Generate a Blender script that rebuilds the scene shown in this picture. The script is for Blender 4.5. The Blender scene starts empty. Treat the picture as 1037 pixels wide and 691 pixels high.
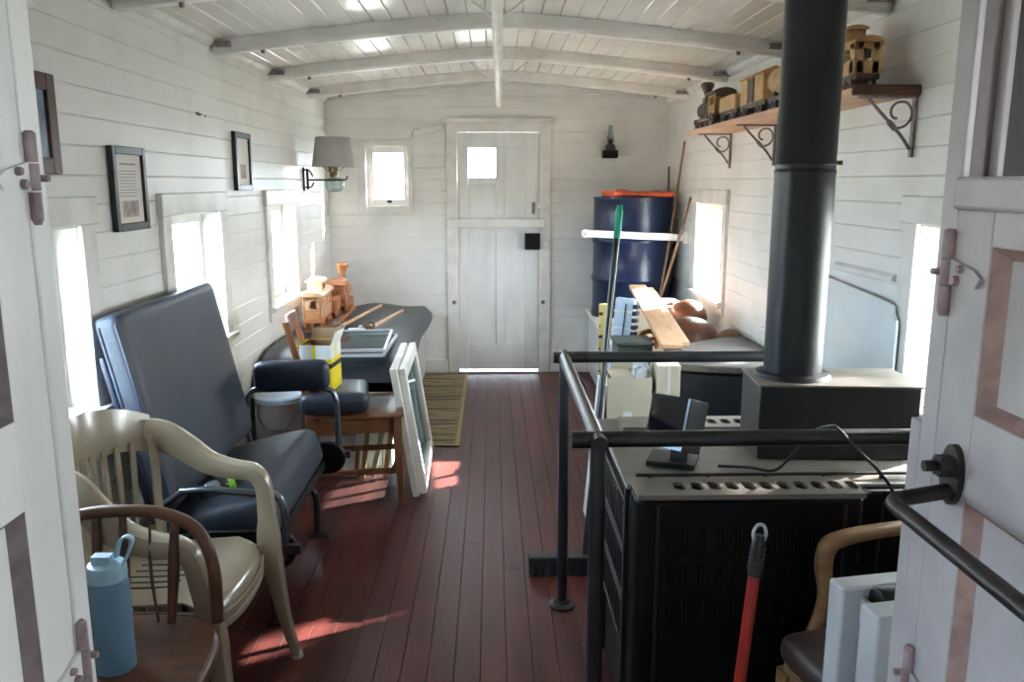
import bpy, bmesh, math, random
from mathutils import Matrix, Vector, Euler
random.seed(7)
S = bpy.context.scene
C = S.collection
R = math.radians
PI = math.pi

# ------------------------------------------------------------------ materials
def lin(c):
    out = []
    for v in c:
        v = v / 255.0
        out.append(v / 12.92 if v <= 0.04045 else ((v + 0.055) / 1.055) ** 2.4)
    return out

def mat(name, rgb, rough=0.5, metal=0.0, rgb2=None, nscale=6.0, stretch=(1, 1, 1), nlo=0.4, nhi=0.65, bump=0.0, bscale=60.0,
        coat=0.0, spec=0.5, detail=4.0, trans=0.0, bstretch=None, alpha=1.0):
    m = bpy.data.materials.new(name)
    m.use_nodes = True
    nt = m.node_tree
    b = nt.nodes['Principled BSDF']
    c = lin(rgb) + [1]
    b.inputs['Base Color'].default_value = c
    b.inputs['Roughness'].default_value = rough
    b.inputs['Metallic'].default_value = metal
    b.inputs['Coat Weight'].default_value = coat
    b.inputs['Coat Roughness'].default_value = 0.12
    b.inputs['Specular IOR Level'].default_value = spec
    b.inputs['Transmission Weight'].default_value = trans
    tc = nt.nodes.new('ShaderNodeTexCoord')
    if rgb2:
        mp = nt.nodes.new('ShaderNodeMapping'); mp.inputs['Scale'].default_value = stretch
        n = nt.nodes.new('ShaderNodeTexNoise'); n.inputs['Scale'].default_value = nscale; n.inputs['Detail'].default_value = detail
        r = nt.nodes.new('ShaderNodeValToRGB')
        r.color_ramp.elements[0].position = nlo; r.color_ramp.elements[1].position = nhi
        r.color_ramp.elements[0].color = c
        r.color_ramp.elements[1].color = lin(rgb2) + [1]
        nt.links.new(tc.outputs['Object'], mp.inputs['Vector']); nt.links.new(mp.outputs['Vector'], n.inputs['Vector'])
        nt.links.new(n.outputs['Fac'], r.inputs['Fac']); nt.links.new(r.outputs['Color'], b.inputs['Base Color'])
    if bump > 0:
        mp2 = nt.nodes.new('ShaderNodeMapping'); mp2.inputs['Scale'].default_value = bstretch or stretch
        n2 = nt.nodes.new('ShaderNodeTexNoise'); n2.inputs['Scale'].default_value = bscale; n2.inputs['Detail'].default_value = 3
        bp = nt.nodes.new('ShaderNodeBump'); bp.inputs['Strength'].default_value = bump; bp.inputs['Distance'].default_value = 0.004
        nt.links.new(tc.outputs['Object'], mp2.inputs['Vector']); nt.links.new(mp2.outputs['Vector'], n2.inputs['Vector'])
        nt.links.new(n2.outputs['Fac'], bp.inputs['Height']); nt.links.new(bp.outputs['Normal'], b.inputs['Normal'])
    return m

def floor_mat():
    m = mat('red_floor_paint', (92, 48, 43), 0.38, rgb2=(70, 37, 36), nscale=3.0, stretch=(4, 0.6, 1), bump=0.25, bscale=30, bstretch=(6, .5, 1), spec=0.22)
    nt = m.node_tree; b = nt.nodes['Principled BSDF']
    # worn streaks and different tone board by board
    tc = nt.nodes.new('ShaderNodeTexCoord'); sx = nt.nodes.new('ShaderNodeSeparateXYZ')
    nt.links.new(tc.outputs['Object'], sx.inputs[0])
    d = nt.nodes.new('ShaderNodeMath'); d.operation = 'DIVIDE'; d.inputs[1].default_value = 0.0825
    f = nt.nodes.new('ShaderNodeMath'); f.operation = 'FLOOR'
    nt.links.new(sx.outputs['X'], d.inputs[0]); nt.links.new(d.outputs[0], f.inputs[0])
    w = nt.nodes.new('ShaderNodeTexWhiteNoise'); w.noise_dimensions = '1D'; nt.links.new(f.outputs[0], w.inputs['W'])
    mr = nt.nodes.new('ShaderNodeMapRange'); mr.inputs['To Min'].default_value = 0.82; mr.inputs['To Max'].default_value = 1.15
    nt.links.new(w.outputs['Value'], mr.inputs['Value'])
    src = b.inputs['Base Color'].links[0].from_socket
    vm = nt.nodes.new('ShaderNodeVectorMath'); vm.operation = 'SCALE'
    nt.links.new(src, vm.inputs[0]); nt.links.new(mr.outputs['Result'], vm.inputs['Scale'])
    nt.links.new(vm.outputs['Vector'], b.inputs['Base Color'])
    return m

def glass_mat(name, tint=(235, 245, 245), refl=0.12):
    m = bpy.data.materials.new(name); m.use_nodes = True; nt = m.node_tree
    for n in list(nt.nodes): nt.nodes.remove(n)
    o = nt.nodes.new('ShaderNodeOutputMaterial'); mx = nt.nodes.new('ShaderNodeMixShader')
    t = nt.nodes.new('ShaderNodeBsdfTransparent'); t.inputs['Color'].default_value = lin(tint) + [1]
    g = nt.nodes.new('ShaderNodeBsdfGlossy'); g.inputs['Roughness'].default_value = 0.03
    mx.inputs[0].default_value = refl
    nt.links.new(t.outputs[0], mx.inputs[1]); nt.links.new(g.outputs[0], mx.inputs[2]); nt.links.new(mx.outputs[0], o.inputs[0])
    return m

M = dict(
    wall=mat('white_board_paint', (228, 226, 223), 0.42, rgb2=(213, 211, 205), nscale=3.5, nlo=.45, nhi=.75, bump=0.12, bscale=25, bstretch=(1, 1, 4)),
    wallback=mat('wall_gap', (150, 148, 142), 0.8),
    ceil=mat('white_gloss_ceiling_paint', (232, 228, 223), 0.24, rgb2=(220, 215, 208), nscale=2.5, bump=0.1, bscale=18, spec=0.55),
    trim=mat('white_trim_paint', (226, 223, 219), 0.4, rgb2=(210, 206, 199), nscale=8, bump=0.1, bscale=40),
    door=mat('white_door_paint', (226, 225, 224), 0.4, rgb2=(212, 211, 210), nscale=7, bump=0.15, bscale=30, stretch=(1, 1, .3)),
    mauve=mat('greyish_mauve_door_paint', (176, 172, 176), 0.45, rgb2=(162, 157, 161), nscale=9, bump=0.15, bscale=40),
    shademauve=mat('shaded_mauve_tone', (96, 84, 86), 0.55, rgb2=(86, 74, 76), nscale=12),  # jamb front strip, its shade mixed into the colour
    dimmauve=mat('half_shaded_mauve_tone', (150, 143, 145), 0.5),  # moulding strip, dimmed in colour for the weaker light on it
    pinkhinge=mat('pinkish_painted_hinge', (160, 140, 144), 0.5, rgb2=(136, 114, 118), nscale=40),
    bare=mat('worn_pinkish_edge', (160, 132, 128), 0.6, rgb2=(130, 105, 100), nscale=30),
    greyedge=mat('worn_grey_edge', (118, 106, 106), 0.6, rgb2=(95, 84, 84), nscale=30),
    hinge=mat('painted_hinge', (142, 126, 128), 0.5, rgb2=(110, 95, 95), nscale=40, bump=.2, bscale=90),
    unlitbrown=mat('unlit_wall_brown', (44, 36, 35), 0.7, rgb2=(34, 28, 27), nscale=12),  # entry side of partition, darkness of an unlit wall put into the colour
    floor=floor_mat(),
    black=mat('black_enamel', (8, 8, 9), 0.4, rgb2=(12, 11, 12), nscale=10, spec=.22),
    stove=mat('black_stove_paint', (25, 25, 28), 0.5, rgb2=(34, 33, 34), nscale=9, bump=.1, bscale=60),
    heatertop=mat('dusty_brown_enamel', (112, 106, 100), 0.42, rgb2=(128, 120, 112), nscale=9),
    pipe=mat('blued_steel_pipe', (34, 36, 40), 0.36, metal=0.4, rgb2=(46, 47, 50), nscale=5, stretch=(3, 3, .4)),
    rail=mat('black_pipe_rail', (24, 26, 30), 0.28, spec=.6, rgb2=(36, 38, 42), nscale=14),
    iron=mat('dark_iron', (44, 40, 40), 0.42, metal=.5, rgb2=(62, 54, 52), nscale=40, bump=.15, bscale=120),
    vinyl=mat('slate_vinyl', (56, 63, 74), 0.46, rgb2=(48, 55, 66), spec=.3, nscale=4, bump=.22, bscale=160),
    navy=mat('dark_navy_vinyl', (27, 34, 52), 0.4, rgb2=(32, 39, 57), nscale=4, bump=.1, bscale=150),
    tube=mat('grey_steel_tube', (120, 126, 136), 0.25, metal=.85),
    plastic=mat('beige_plastic', (156, 144, 124), 0.2, rgb2=(149, 137, 117), nscale=3, spec=.55, coat=.25),
    oak=mat('oak_chair_wood', (124, 78, 50), 0.38, rgb2=(98, 60, 38), nscale=5, stretch=(3, 3, 1), bump=.1, bscale=40),
    darkwood=mat('dark_chair_wood', (98, 64, 46), 0.32, rgb2=(74, 48, 35), nscale=7, stretch=(1, 5, 5), bump=.08, bscale=40),
    mediumwood=mat('armchair_wood', (152, 118, 84), 0.36, rgb2=(126, 94, 62), nscale=8, stretch=(1, 5, 5)),
    leather=mat('brown_leather', (62, 48, 44), 0.4, rgb2=(78, 62, 57), nscale=9, bump=.25, bscale=110),
    pine=mat('pale_pine', (210, 172, 134), 0.5, rgb2=(190, 148, 110), nscale=5, stretch=(6, 1, 6)),
    shelfwood=mat('shelf_wood', (206, 164, 128), 0.5, rgb2=(182, 138, 104), nscale=4, stretch=(8, .8, 8)),
    shelfedge=mat('shelf_end_bark', (92, 62, 46), 0.7, rgb2=(66, 46, 36), nscale=20),
    toytan=mat('toy_tan_wood', (190, 152, 100), 0.5, rgb2=(168, 130, 84), nscale=8, stretch=(1, 3, 3)),
    toydark=mat('toy_dark_wood', (78, 60, 46), 0.5, rgb2=(58, 44, 34), nscale=10),
    toyred=mat('toy_reddish_wood', (196, 134, 92), 0.45, rgb2=(170, 106, 70), nscale=8, stretch=(1, 3, 3)),
    toypale=mat('toy_pale_wood', (224, 182, 140), 0.45, rgb2=(206, 160, 118), nscale=8),
    walnut=mat('bowl_wood', (112, 70, 50), 0.35, rgb2=(82, 50, 37), nscale=6, stretch=(1, 4, 2)),
    drum=mat('dark_blue_drum_paint', (20, 33, 62), 0.3, rgb2=(17, 28, 54), nscale=5, spec=.32),
    orange=mat('orange_plastic', (206, 86, 48), 0.5, rgb2=(186, 72, 42), nscale=12),
    stick=mat('stick_wood', (120, 88, 62), 0.6, rgb2=(92, 66, 46), nscale=10),
    frameblk=mat('black_green_frame', (34, 46, 42), 0.35),
    framebrn=mat('dark_brown_frame', (72, 42, 36), 0.35, rgb2=(58, 34, 30), nscale=12),
    paper=mat('document_paper', (236, 228, 224), 0.7, rgb2=(228, 219, 214), nscale=4),
    ink=mat('grey_print', (150, 150, 162), 0.7),
    photo=mat('print_brown', (142, 122, 120), 0.7, rgb2=(196, 186, 186), nscale=22, nlo=.35, nhi=.6),
    bluephoto=mat('blue_grey_print', (96, 110, 130), 0.4, rgb2=(170, 184, 200), nscale=9, nlo=.35, nhi=.65),
    shade=mat('grey_lamp_shade', (166, 164, 162), 0.8, rgb2=(158, 156, 154), nscale=10, bump=.1, bscale=200),
    brass=mat('dull_brass', (124, 104, 72), 0.35, metal=.7),
    clear=glass_mat('clear_glass', (226, 236, 238), .14),
    pane=glass_mat('window_glass', (246, 248, 248), .06),
    white=mat('white_plastic', (226, 226, 222), 0.4, rgb2=(214, 213, 208), nscale=6),
    offwhite=mat('cream_card', (208, 200, 178), 0.7, rgb2=(196, 187, 163), nscale=6),
    palegrey=mat('pale_grey_metal', (190, 194, 200), 0.35, rgb2=(178, 182, 190), nscale=8),
    paleblue=mat('pale_blue_plastic', (190, 206, 226), 0.35, rgb2=(176, 194, 218), nscale=8),
    yellow=mat('bright_yellow_print', (234, 214, 40), 0.5, rgb2=(228, 204, 32), nscale=6),
    paleyellow=mat('pale_yellow_paint', (206, 188, 116), 0.5),
    cardboard=mat('brown_cardboard', (150, 118, 86), 0.75, rgb2=(138, 106, 76), nscale=7),
    green=mat('green_plastic', (30, 150, 124), 0.4),
    lime=mat('lime_green_plastic', (130, 190, 60), 0.4),
    red=mat('red_painted_metal', (150, 32, 27), 0.3, spec=.6),
    rubber=mat('black_rubber', (26, 27, 30), 0.45),
    bristle=mat('dark_bristle', (42, 42, 48), 0.85, rgb2=(30, 30, 34), nscale=90),
    bottle=mat('powder_blue_bottle', (100, 136, 164), 0.5, rgb2=(94, 130, 158), nscale=20, bump=.05, bscale=300),
    bottlelid=mat('pale_blue_lid', (150, 184, 204), 0.4),
    rug=mat('tan_woven_rug', (150, 134, 104), 0.95, rgb2=(112, 96, 74), nscale=6, stretch=(1, 4, 1), bump=.4, bscale=200),
    rugband=mat('dark_rug_band', (96, 82, 66), 0.95),
    rugedge=mat('rug_border', (170, 146, 100), 0.95),
    carpet=mat('grey_speckled_felt', (92, 90, 90), 0.95, rgb2=(122, 118, 114), nscale=160, bump=.3, bscale=250),
    greybox=mat('dark_grey_green_box', (62, 68, 64), 0.5, rgb2=(52, 58, 55), nscale=7),
    screen=mat('dark_glossy_screen', (14, 16, 20), 0.08, spec=.6),
    bezel=mat('screen_silver_edge', (150, 160, 178), 0.3, metal=.4),
    stain=mat('wall_stain', (78, 78, 76), 0.8),
    sticker=mat('red_print', (200, 62, 56), 0.6),
    pink=mat('pink_print', (232, 160, 140), 0.6),
    panelwhite=mat('glossy_white_sheet', (226, 230, 230), 0.18, rgb2=(216, 220, 222), nscale=3, bump=.05, bscale=6),
    leaf=mat('tree_leaves', (70, 110, 50), 0.7, rgb2=(50, 84, 38), nscale=4),
    bark=mat('tree_bark', (92, 76, 62), 0.9),
    grass=mat('pale_gravel', (150, 148, 140), 0.9, rgb2=(132, 132, 122), nscale=2),
)

# ------------------------------------------------------------------ mesh helpers
class G:
    def __init__(s): s.bm = bmesh.new()
    def box(s, c, d, rot=None):
        mt = Matrix.Translation(c)
        if rot is not None: mt = mt @ (rot.to_4x4() if isinstance(rot, Matrix) else Euler(rot).to_matrix().to_4x4())
        r = bmesh.ops.create_cube(s.bm, size=1)
        bmesh.ops.transform(s.bm, matrix=mt @ Matrix.Diagonal((d[0], d[1], d[2], 1)), verts=r['verts'])
        return s
    def span(s, a, b):
        return s.box([(a[i] + b[i]) / 2 for i in range(3)], [abs(b[i] - a[i]) for i in range(3)])
    def rings(s, rs, cap=True, closed=False):
        vs = [[s.bm.verts.new(p) for p in r] for r in rs]
        n = len(vs[0]); L = len(vs)
        for i in range(L if closed else L - 1):
            a, b = vs[i], vs[(i + 1) % L]
            for j in range(n):
                try: s.bm.faces.new((a[j], a[(j + 1) % n], b[(j + 1) % n], b[j]))
                except ValueError: pass
        if cap and not closed:
            s.bm.faces.new(vs[0][::-1]); s.bm.faces.new(vs[-1])
        return s
    def cyl(s, p0, p1, r0, r1=None, seg=16):
        return s.tube([p0, p1], r0, seg=seg, r_end=r1, smooth=0)
    def tube(s, pts, r, seg=10, closed=False, smooth=6, r_end=None, radii=None):
        P = [Vector(p) for p in pts]
        if smooth and len(P) > 2: P = catmull(P, smooth, closed)
        n = len(P); rs = []
        prev = None
        for i, p in enumerate(P):
            if closed: t = (P[(i + 1) % n] - P[i - 1]).normalized()
            else: t = (P[min(i + 1, n - 1)] - P[max(i - 1, 0)]).normalized()
            if prev is None:
                u = t.cross(Vector((0, 0, 1)))
                if u.length < 1e-3: u = t.cross(Vector((0, 1, 0)))
            else: u = prev - t * prev.dot(t)
            u.normalize(); prev = u; v = t.cross(u)
            f = i / max(n - 1, 1)
            if radii:
                q = f * (len(radii) - 1); k = min(int(q), len(radii) - 2); rr = radii[k] + (radii[k + 1] - radii[k]) * (q - k)
            else: rr = r if r_end is None else r + (r_end - r) * f
            rs.append([p + (u * math.cos(a) + v * math.sin(a)) * rr for a in (2 * PI * j / seg for j in range(seg))])
        return s.rings(rs, True, closed)
    def sweep(s, pts, w, t, side, smooth=6, power=4.0, seg=16):
        """rounded flat bar along a path; w along 'side' (vector or list), t across it; w and t may be lists"""
        P = [Vector(p) for p in pts]; n0 = len(P)
        def lerp(lst, f):
            q = f * (len(lst) - 1); k = min(int(q), len(lst) - 2); return lst[k] + (lst[k + 1] - lst[k]) * (q - k)
        if smooth and len(P) > 2: P = catmull(P, smooth, False)
        n = len(P); rs = []
        sides = [Vector(x) for x in side] if isinstance(side[0], (list, tuple, Vector)) else None
        for i, p in enumerate(P):
            f = i / (n - 1)
            tg = (P[min(i + 1, n - 1)] - P[max(i - 1, 0)]).normalized()
            sd = lerp(sides, f) if sides else Vector(side)
            sd = (sd - tg * sd.dot(tg)).normalized(); nn = tg.cross(sd)
            ww = lerp(w, f) if isinstance(w, (list, tuple)) else w
            tt = lerp(t, f) if isinstance(t, (list, tuple)) else t
            ring = []
            for j in range(seg):
                a = 2 * PI * j / seg; ca, sa = math.cos(a), math.sin(a)
                k = (abs(ca) ** power + abs(sa) ** power) ** (-1 / power)
                ring.append(p + sd * (ca * k * ww / 2) + nn * (sa * k * tt / 2))
            rs.append(ring)
        return s.rings(rs)
    def lathe(s, prof, c=(0, 0, 0), seg=24, mt=None):
        mt = mt or Matrix.Identity(4); c = Vector(c)
        vs = []
        for r, z in prof:
            if r < 1e-5: vs.append([s.bm.verts.new(c + mt @ Vector((0, 0, z)))])
            else: vs.append([s.bm.verts.new(c + mt @ Vector((r * math.cos(2 * PI * j / seg), r * math.sin(2 * PI * j / seg), z))) for j in range(seg)])
        for a, b in zip(vs, vs[1:]):
            for j in range(seg):
                q = [a[j % len(a)], a[(j + 1) % len(a)], b[(j + 1) % len(b)], b[j % len(b)]]
                u = []
                for x in q:
                    if x not in u: u.append(x)
                if len(u) > 2: s.bm.faces.new(u)
        return s
    def prism(s, poly, d, mt):
        """poly in local XY, extruded 0..d along local Z, then placed by mt"""
        a = [mt @ Vector((x, y, 0)) for x, y in poly]; b = [mt @ Vector((x, y, d)) for x, y in poly]
        return s.rings([a, b])
    def pad(s, c, d, r=0.03, puff=0.0, rot=None, n=10):
        """upholstered block: rounded box whose big faces swell"""
        r0 = bmesh.new(); bmesh.ops.create_cube(r0, size=1)
        bmesh.ops.subdivide_edges(r0, edges=r0.edges[:], cuts=n, use_grid_fill=True)
        h = Vector(d) / 2
        mt = Matrix.Translation(c)
        if rot is not None: mt = mt @ (rot.to_4x4() if isinstance(rot, Matrix) else Euler(rot).to_matrix().to_4x4())
        mp = {}
        for v in r0.verts:
            q = Vector([math.sin(v.co[i] * PI) * 0.5 for i in range(3)])   # denser near the edges
            p = Vector((q.x * d[0], q.y * d[1], q.z * d[2]))
            rr = min(r, *(x * .98 for x in h))
            inner = Vector([max(-h[i] + rr, min(h[i] - rr, p[i])) for i in range(3)])
            dv = p - inner
            if dv.length > 1e-9: p = inner + dv.normalized() * rr if max(abs(dv[i]) for i in range(3)) > rr * .999 or dv.length > rr else p
            if puff:
                k = [max(0, 1 - (p[i] / h[i]) ** 2) for i in range(3)]
                p.z += puff * math.copysign(1, p.z) * k[0] * k[1] * min(1, abs(p.z / h[2]) * 1.2)
            mp[v] = s.bm.verts.new(mt @ p)
        for f in r0.faces: s.bm.faces.new([mp[v] for v in f.verts])
        r0.free(); return s
    def sphere(s, c, r, sc=(1, 1, 1), u=16, v=10):
        q = bmesh.ops.create_uvsphere(s.bm, u_segments=u, v_segments=v, radius=r)
        bmesh.ops.transform(s.bm, matrix=Matrix.Translation(c) @ Matrix.Diagonal((*sc, 1)), verts=q['verts']); return s
    def xf(s, mt): bmesh.ops.transform(s.bm, matrix=mt, verts=s.bm.verts[:]); return s

def catmull(P, k, closed):
    out = []; n = len(P)
    for i in range(n if closed else n - 1):
        p1, p2 = P[i], P[(i + 1) % n]
        p0 = P[i - 1] if (closed or i > 0) else p1 * 2 - p2
        p3 = P[(i + 2) % n] if (closed or i + 2 < n) else p2 * 2 - p1
        for j in range(k):
            t = j / k
            out.append(0.5 * ((2 * p1) + (p2 - p0) * t + (2 * p0 - 5 * p1 + 4 * p2 - p3) * t * t + (3 * p1 - p0 - 3 * p2 + p3) * t ** 3))
    if not closed: out.append(P[-1].copy())
    return out

WM = {}
def wm(o):
    return WM.get(o.name, Matrix.Identity(4))

def build(name, g, m, parent=None, world=True, bevel=0.0, seg=2, angle=38, sub=0):
    """link the collected shape as ONE mesh object; with world=True its points are world coordinates"""
    bm = g.bm
    if world and parent is not None: bmesh.ops.transform(bm, matrix=wm(parent).inverted(), verts=bm.verts[:])
    bmesh.ops.recalc_face_normals(bm, faces=bm.faces[:])
    me = bpy.data.meshes.new(name); bm.to_mesh(me); bm.free()
    me.polygons.foreach_set('use_smooth', [True] * len(me.polygons))
    me.set_sharp_from_angle(angle=R(angle))
    me.materials.append(M[m] if isinstance(m, str) else m)
    o = bpy.data.objects.new(name, me); C.objects.link(o)
    if parent is not None:
        o.parent = parent; WM[o.name] = wm(parent)
    if bevel:
        b = o.modifiers.new('bevel', 'BEVEL'); b.width = bevel; b.segments = seg; b.limit_method = 'ANGLE'; b.angle_limit = R(35)
        b.harden_normals = False
    if sub:
        q = o.modifiers.new('sub', 'SUBSURF'); q.levels = sub; q.render_levels = sub
    return o

def props(o, label=None, cat=None, group=None, kind=None):
    if label: o['label'] = label
    if cat: o['category'] = cat
    if group: o['group'] = group
    if kind: o['kind'] = kind
    return o

def thing(name, label, cat, loc=(0, 0, 0), rz=0.0, group=None):
    o = bpy.data.objects.new(name, None); C.objects.link(o)
    o.empty_display_size = 0.05
    o.location = loc; o.rotation_euler = (0, 0, rz)
    WM[o.name] = Matrix.Translation(loc) @ Matrix.Rotation(rz, 4, 'Z')
    return props(o, label, cat, group)

def structure(name, g=None, m=None, parent=None, loc=(0, 0, 0), **k):
    if g is None:
        o = bpy.data.objects.new(name, None); C.objects.link(o); o.location = loc; WM[o.name] = Matrix.Translation(loc)
    else: o = build(name, g, m, parent, **k)
    if parent is None: o['kind'] = 'structure'
    return o

def copy_tree(o, parent=None, label=None, group=None):
    c = o.copy(); C.objects.link(c)
    if parent is not None: c.parent = parent
    if label: c['label'] = label
    if group: c['group'] = group
    for ch in [x for x in o.children]: copy_tree(ch, c)
    return c

# ------------------------------------------------------------------ the room
XL, XR, YB, YF = -1.26, 1.36, 6.515, -1.35
YP0, YP1 = 0.892, 0.918            # the partition with the doorway
WT = 0.11                          # wall thickness
def zc(x):
    u = min(abs((x - 0.05) / 1.31), 1.1)
    u = math.sqrt(u * u + .006) - .075
    return 2.112 + 0.138 * (0.8 * (1 - u) + 0.2 * (1 - u * u))

def cut(a, b, holes):
    out = [(a, b)]
    for h0, h1 in holes:
        nx = []
        for p, q in out:
            if h1 <= p or h0 >= q: nx.append((p, q)); continue
            if p < h0: nx.append((p, h0))
            if h1 < q: nx.append((h1, q))
        out = nx
    return out

def boarded_wall(name, axis, pos, out, a, b, top, holes, pitch=0.0895):
    """shiplap wall in the plane axis=pos; out = +1/-1 where the outside lies; holes (a0,a1,z0,z1)"""
    g = G(); t = 0.014; c = 0.0035
    z = 0.0; rows = []
    while z < top: rows.append((z, min(z + pitch, top))); z += pitch
    for z0, z1 in rows:
        cuts = sorted({z0, z1} | {h[k] for h in holes for k in (2, 3) if z0 < h[k] < z1})
        for y0, y1 in zip(cuts, cuts[1:]):
            hs = [(h[0], h[1]) for h in holes if h[2] < y1 - 1e-4 and h[3] > y0 + 1e-4]
            for p, q in cut(a, b, hs):
                lo = c if y0 == z0 else 0; hi = c if y1 == z1 else 0
                prof = [(t, y0), (t, y1), (c, y1), (0, y1 - hi), (0, y0 + lo), (c, y0)]
                if axis == 'x': rs = [[(pos + out * d, s, zz) for d, zz in prof] for s in (p, q)]
                else: rs = [[(s, pos + out * d, zz) for d, zz in prof] for s in (p, q)]
                g.rings(rs)
    w = structure(name, g, 'wall', angle=20)
    k = G()                                       # sheathing behind the boards
    zs = sorted({-0.1, top + .1} | {h[j] for h in holes for j in (2, 3)})
    for z0, z1 in zip(zs, zs[1:]):
        hs = [(h[0], h[1]) for h in holes if h[2] < z1 - 1e-4 and h[3] > z0 + 1e-4]
        for p, q in cut(a - .1, b + .1, hs):
            if axis == 'x': k.span((pos + out * (t - .002), p, z0), (pos + out * WT, q, z1))
            else: k.span((p, pos + out * (t - .002), z0), (q, pos + out * WT, z1))
    build('sheathing', k, 'wallback', w)
    return w

ZW0, ZW1 = 0.80, 1.37
LW = [(1.97, 2.57), (3.28, 3.88), (4.75, 5.35)]
RW = [(2.02, 2.62), (3.44, 3.92), (4.87, 5.48)]
VW = [(-0.55, 0.15)]               # unseen entry window behind the doorway, added to light the right door leaf
VWR = (-0.50, 0.30, 1.15, 1.72)  # unseen entry window, placed and sized to brighten the left leaf's upper part
BW = (-0.965, -0.639, 1.32, 1.777)
DX0, DX1, DZ = -0.268, 0.373, 1.885
boarded_wall('wall_left', 'x', XL, -1, YF, YB, 2.14, [(*w, ZW0, ZW1) for w in LW + VW])
boarded_wall('wall_right', 'x', XR, 1, YF, YB, 2.15, [(*w, ZW0, ZW1) for w in RW] + [VWR])
boarded_wall('wall_back', 'y', YB, 1, XL, XR, 2.40, [BW, (DX0, DX1, -0.2, DZ)])
boarded_wall('wall_front', 'y', YF, -1, XL, XR, 2.40, [])

# floor: painted boards running down the car
g = G(); W = 0.0825; x = XL - .02; k = 0
while x < XR:
    ys = [YF - .1] + sorted(random.uniform(-1, 6.4) for _ in range(2)) + [YB + .1]
    for y0, y1 in zip(ys, ys[1:]):
        c = 0.0016
        prof = [(x + .0004, -.03), (x + .0004, -c), (x + c, 0), (x + W - c, 0), (x + W - .0004, -c), (x + W - .0004, -.03)]
        g.rings([[(a, y, z) for a, z in prof] for y in (y0 + .0006, y1 - .0006)])
    x += W
fl = structure('floor', g, 'floor', angle=15)
build('subfloor', G().span((XL - .1, YF - .1, -.12), (XR + .1, YB + .12, -.026)), 'wallback', fl)

# ceiling: narrow glossy boards running down the car under an arched roof
g = G(); W = 0.083; x = XL - .01
while x < XR + .01:
    x0, x1 = x + .001, x + W - .001
    c = 0.004
    prof = [(x0, zc(x0) + .02), (x0, zc(x0) + c), (x0 + c, zc(x0 + c)), (x1 - c, zc(x1 - c)), (x1, zc(x1) + c), (x1, zc(x1) + .02)]
    g.rings([[(a, y, z) for a, z in prof] for y in (YF, YB + .02)])
    x += W
ce = structure('ceiling', g, 'ceil', angle=15)
g = G(); n = 16; xs = [XL - .12 + (XR - XL + .24) * i / n for i in range(n + 1)]
g.rings([[(a, y, zc(a) + .018) for a in xs] + [(a, y, zc(a) + .14) for a in reversed(xs)] for y in (YF - .12, YB + .14)])
build('roof_deck', g, 'wallback', ce)

# arched roof beams
def beam(i, y):
    g = G(); n = 24; w = .036; dp = .062
    xs = [XL + .015 + (XR - XL - .03) * j / n for j in range(n + 1)]
    rs = []
    for a in xs:
        z = zc(a) - .001; e = .012
        rs.append([(a, y - w, z), (a, y + w, z), (a, y + w, z - dp + e), (a, y + w - e, z - dp), (a, y - w + e, z - dp), (a, y - w, z - dp + e)])
    g.rings(rs)
    o = structure('trim_%d' % i, g, 'trim', angle=30)
    for sx in (XL, XR):
        s = 1 if sx < 0 else -1
        build('bracket', G().span((sx + s * .002, y - .05, zc(sx) - .03), (sx + s * .10, y + .05, zc(sx) - .004)), 'hinge', o, bevel=.003)
        b = G(); xx = sx + s * .23
        b.cyl((xx, y, zc(xx) - .061), (xx, y, zc(xx) - .079), .011, .008, 10)
        build('bolt', b, 'hinge', o)
for i, y in enumerate((0.0, 1.0, 1.97, 2.95, 3.95, 4.92, 5.9)): beam(i + 1, y)

# slim ridge rail hung from the beams by diagonal rods
g = G(); g.tube([(.012, 0.5, 2.085), (.022, 3.0, 2.085), (.042, 5.0, 2.085), (.056, 6.50, 2.075)], .021, seg=14, smooth=4)
rr = structure('trim_8', g, 'trim')
for y, x in ((1.2, .015), (3.25, .026), (5.3, .045)):
    for s in (-1, 1):
        build('hanger_rod', G().cyl((x, y, 2.085), (x + s * .20, y, zc(x + s * .2) + .003), .006, seg=8), 'trim', rr)
# corner mouldings between wall and ceiling
for i, (sx, s) in enumerate(((XL, 1), (XR, -1))):
    g = G(); poly = [(0, 0), (.032, 0), (.03, -.012), (.012, -.03), (0, -.034)]
    g.rings([[(sx + s * a, y, zc(sx) + .003 + b) for a, b in poly] for y in (YP1, YB)])
    structure('trim_%d' % (9 + i), g, 'trim')
g = G(); xs = [XL + (XR - XL) * j / 20 for j in range(21)]
g.rings([[(a, YB - .001, zc(a)), (a, YB - .022, zc(a)), (a, YB - .022, zc(a) - .016), (a, YB - .001, zc(a) - .02)] for a in xs])
structure('trim_11', g, 'trim')
# baseboards
for nm, a, b in (('baseboard_left', (XL + .001, YP1, 0), (XL + .02, YB - .02, .11)), ('baseboard_right', (XR - .02, YP1, 0), (XR - .001, YB - .02, .11))):
    structure(nm, G().span(a, b), 'trim', bevel=.004)
g = G(); g.span((XL + .02, YB - .02, 0), (DX0 - .085, YB - .001, .11)); g.span((DX1 + .085, YB - .02, 0), (XR - .02, YB - .001, .11))
structure('baseboard_back', g, 'trim', bevel=.004)

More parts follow.
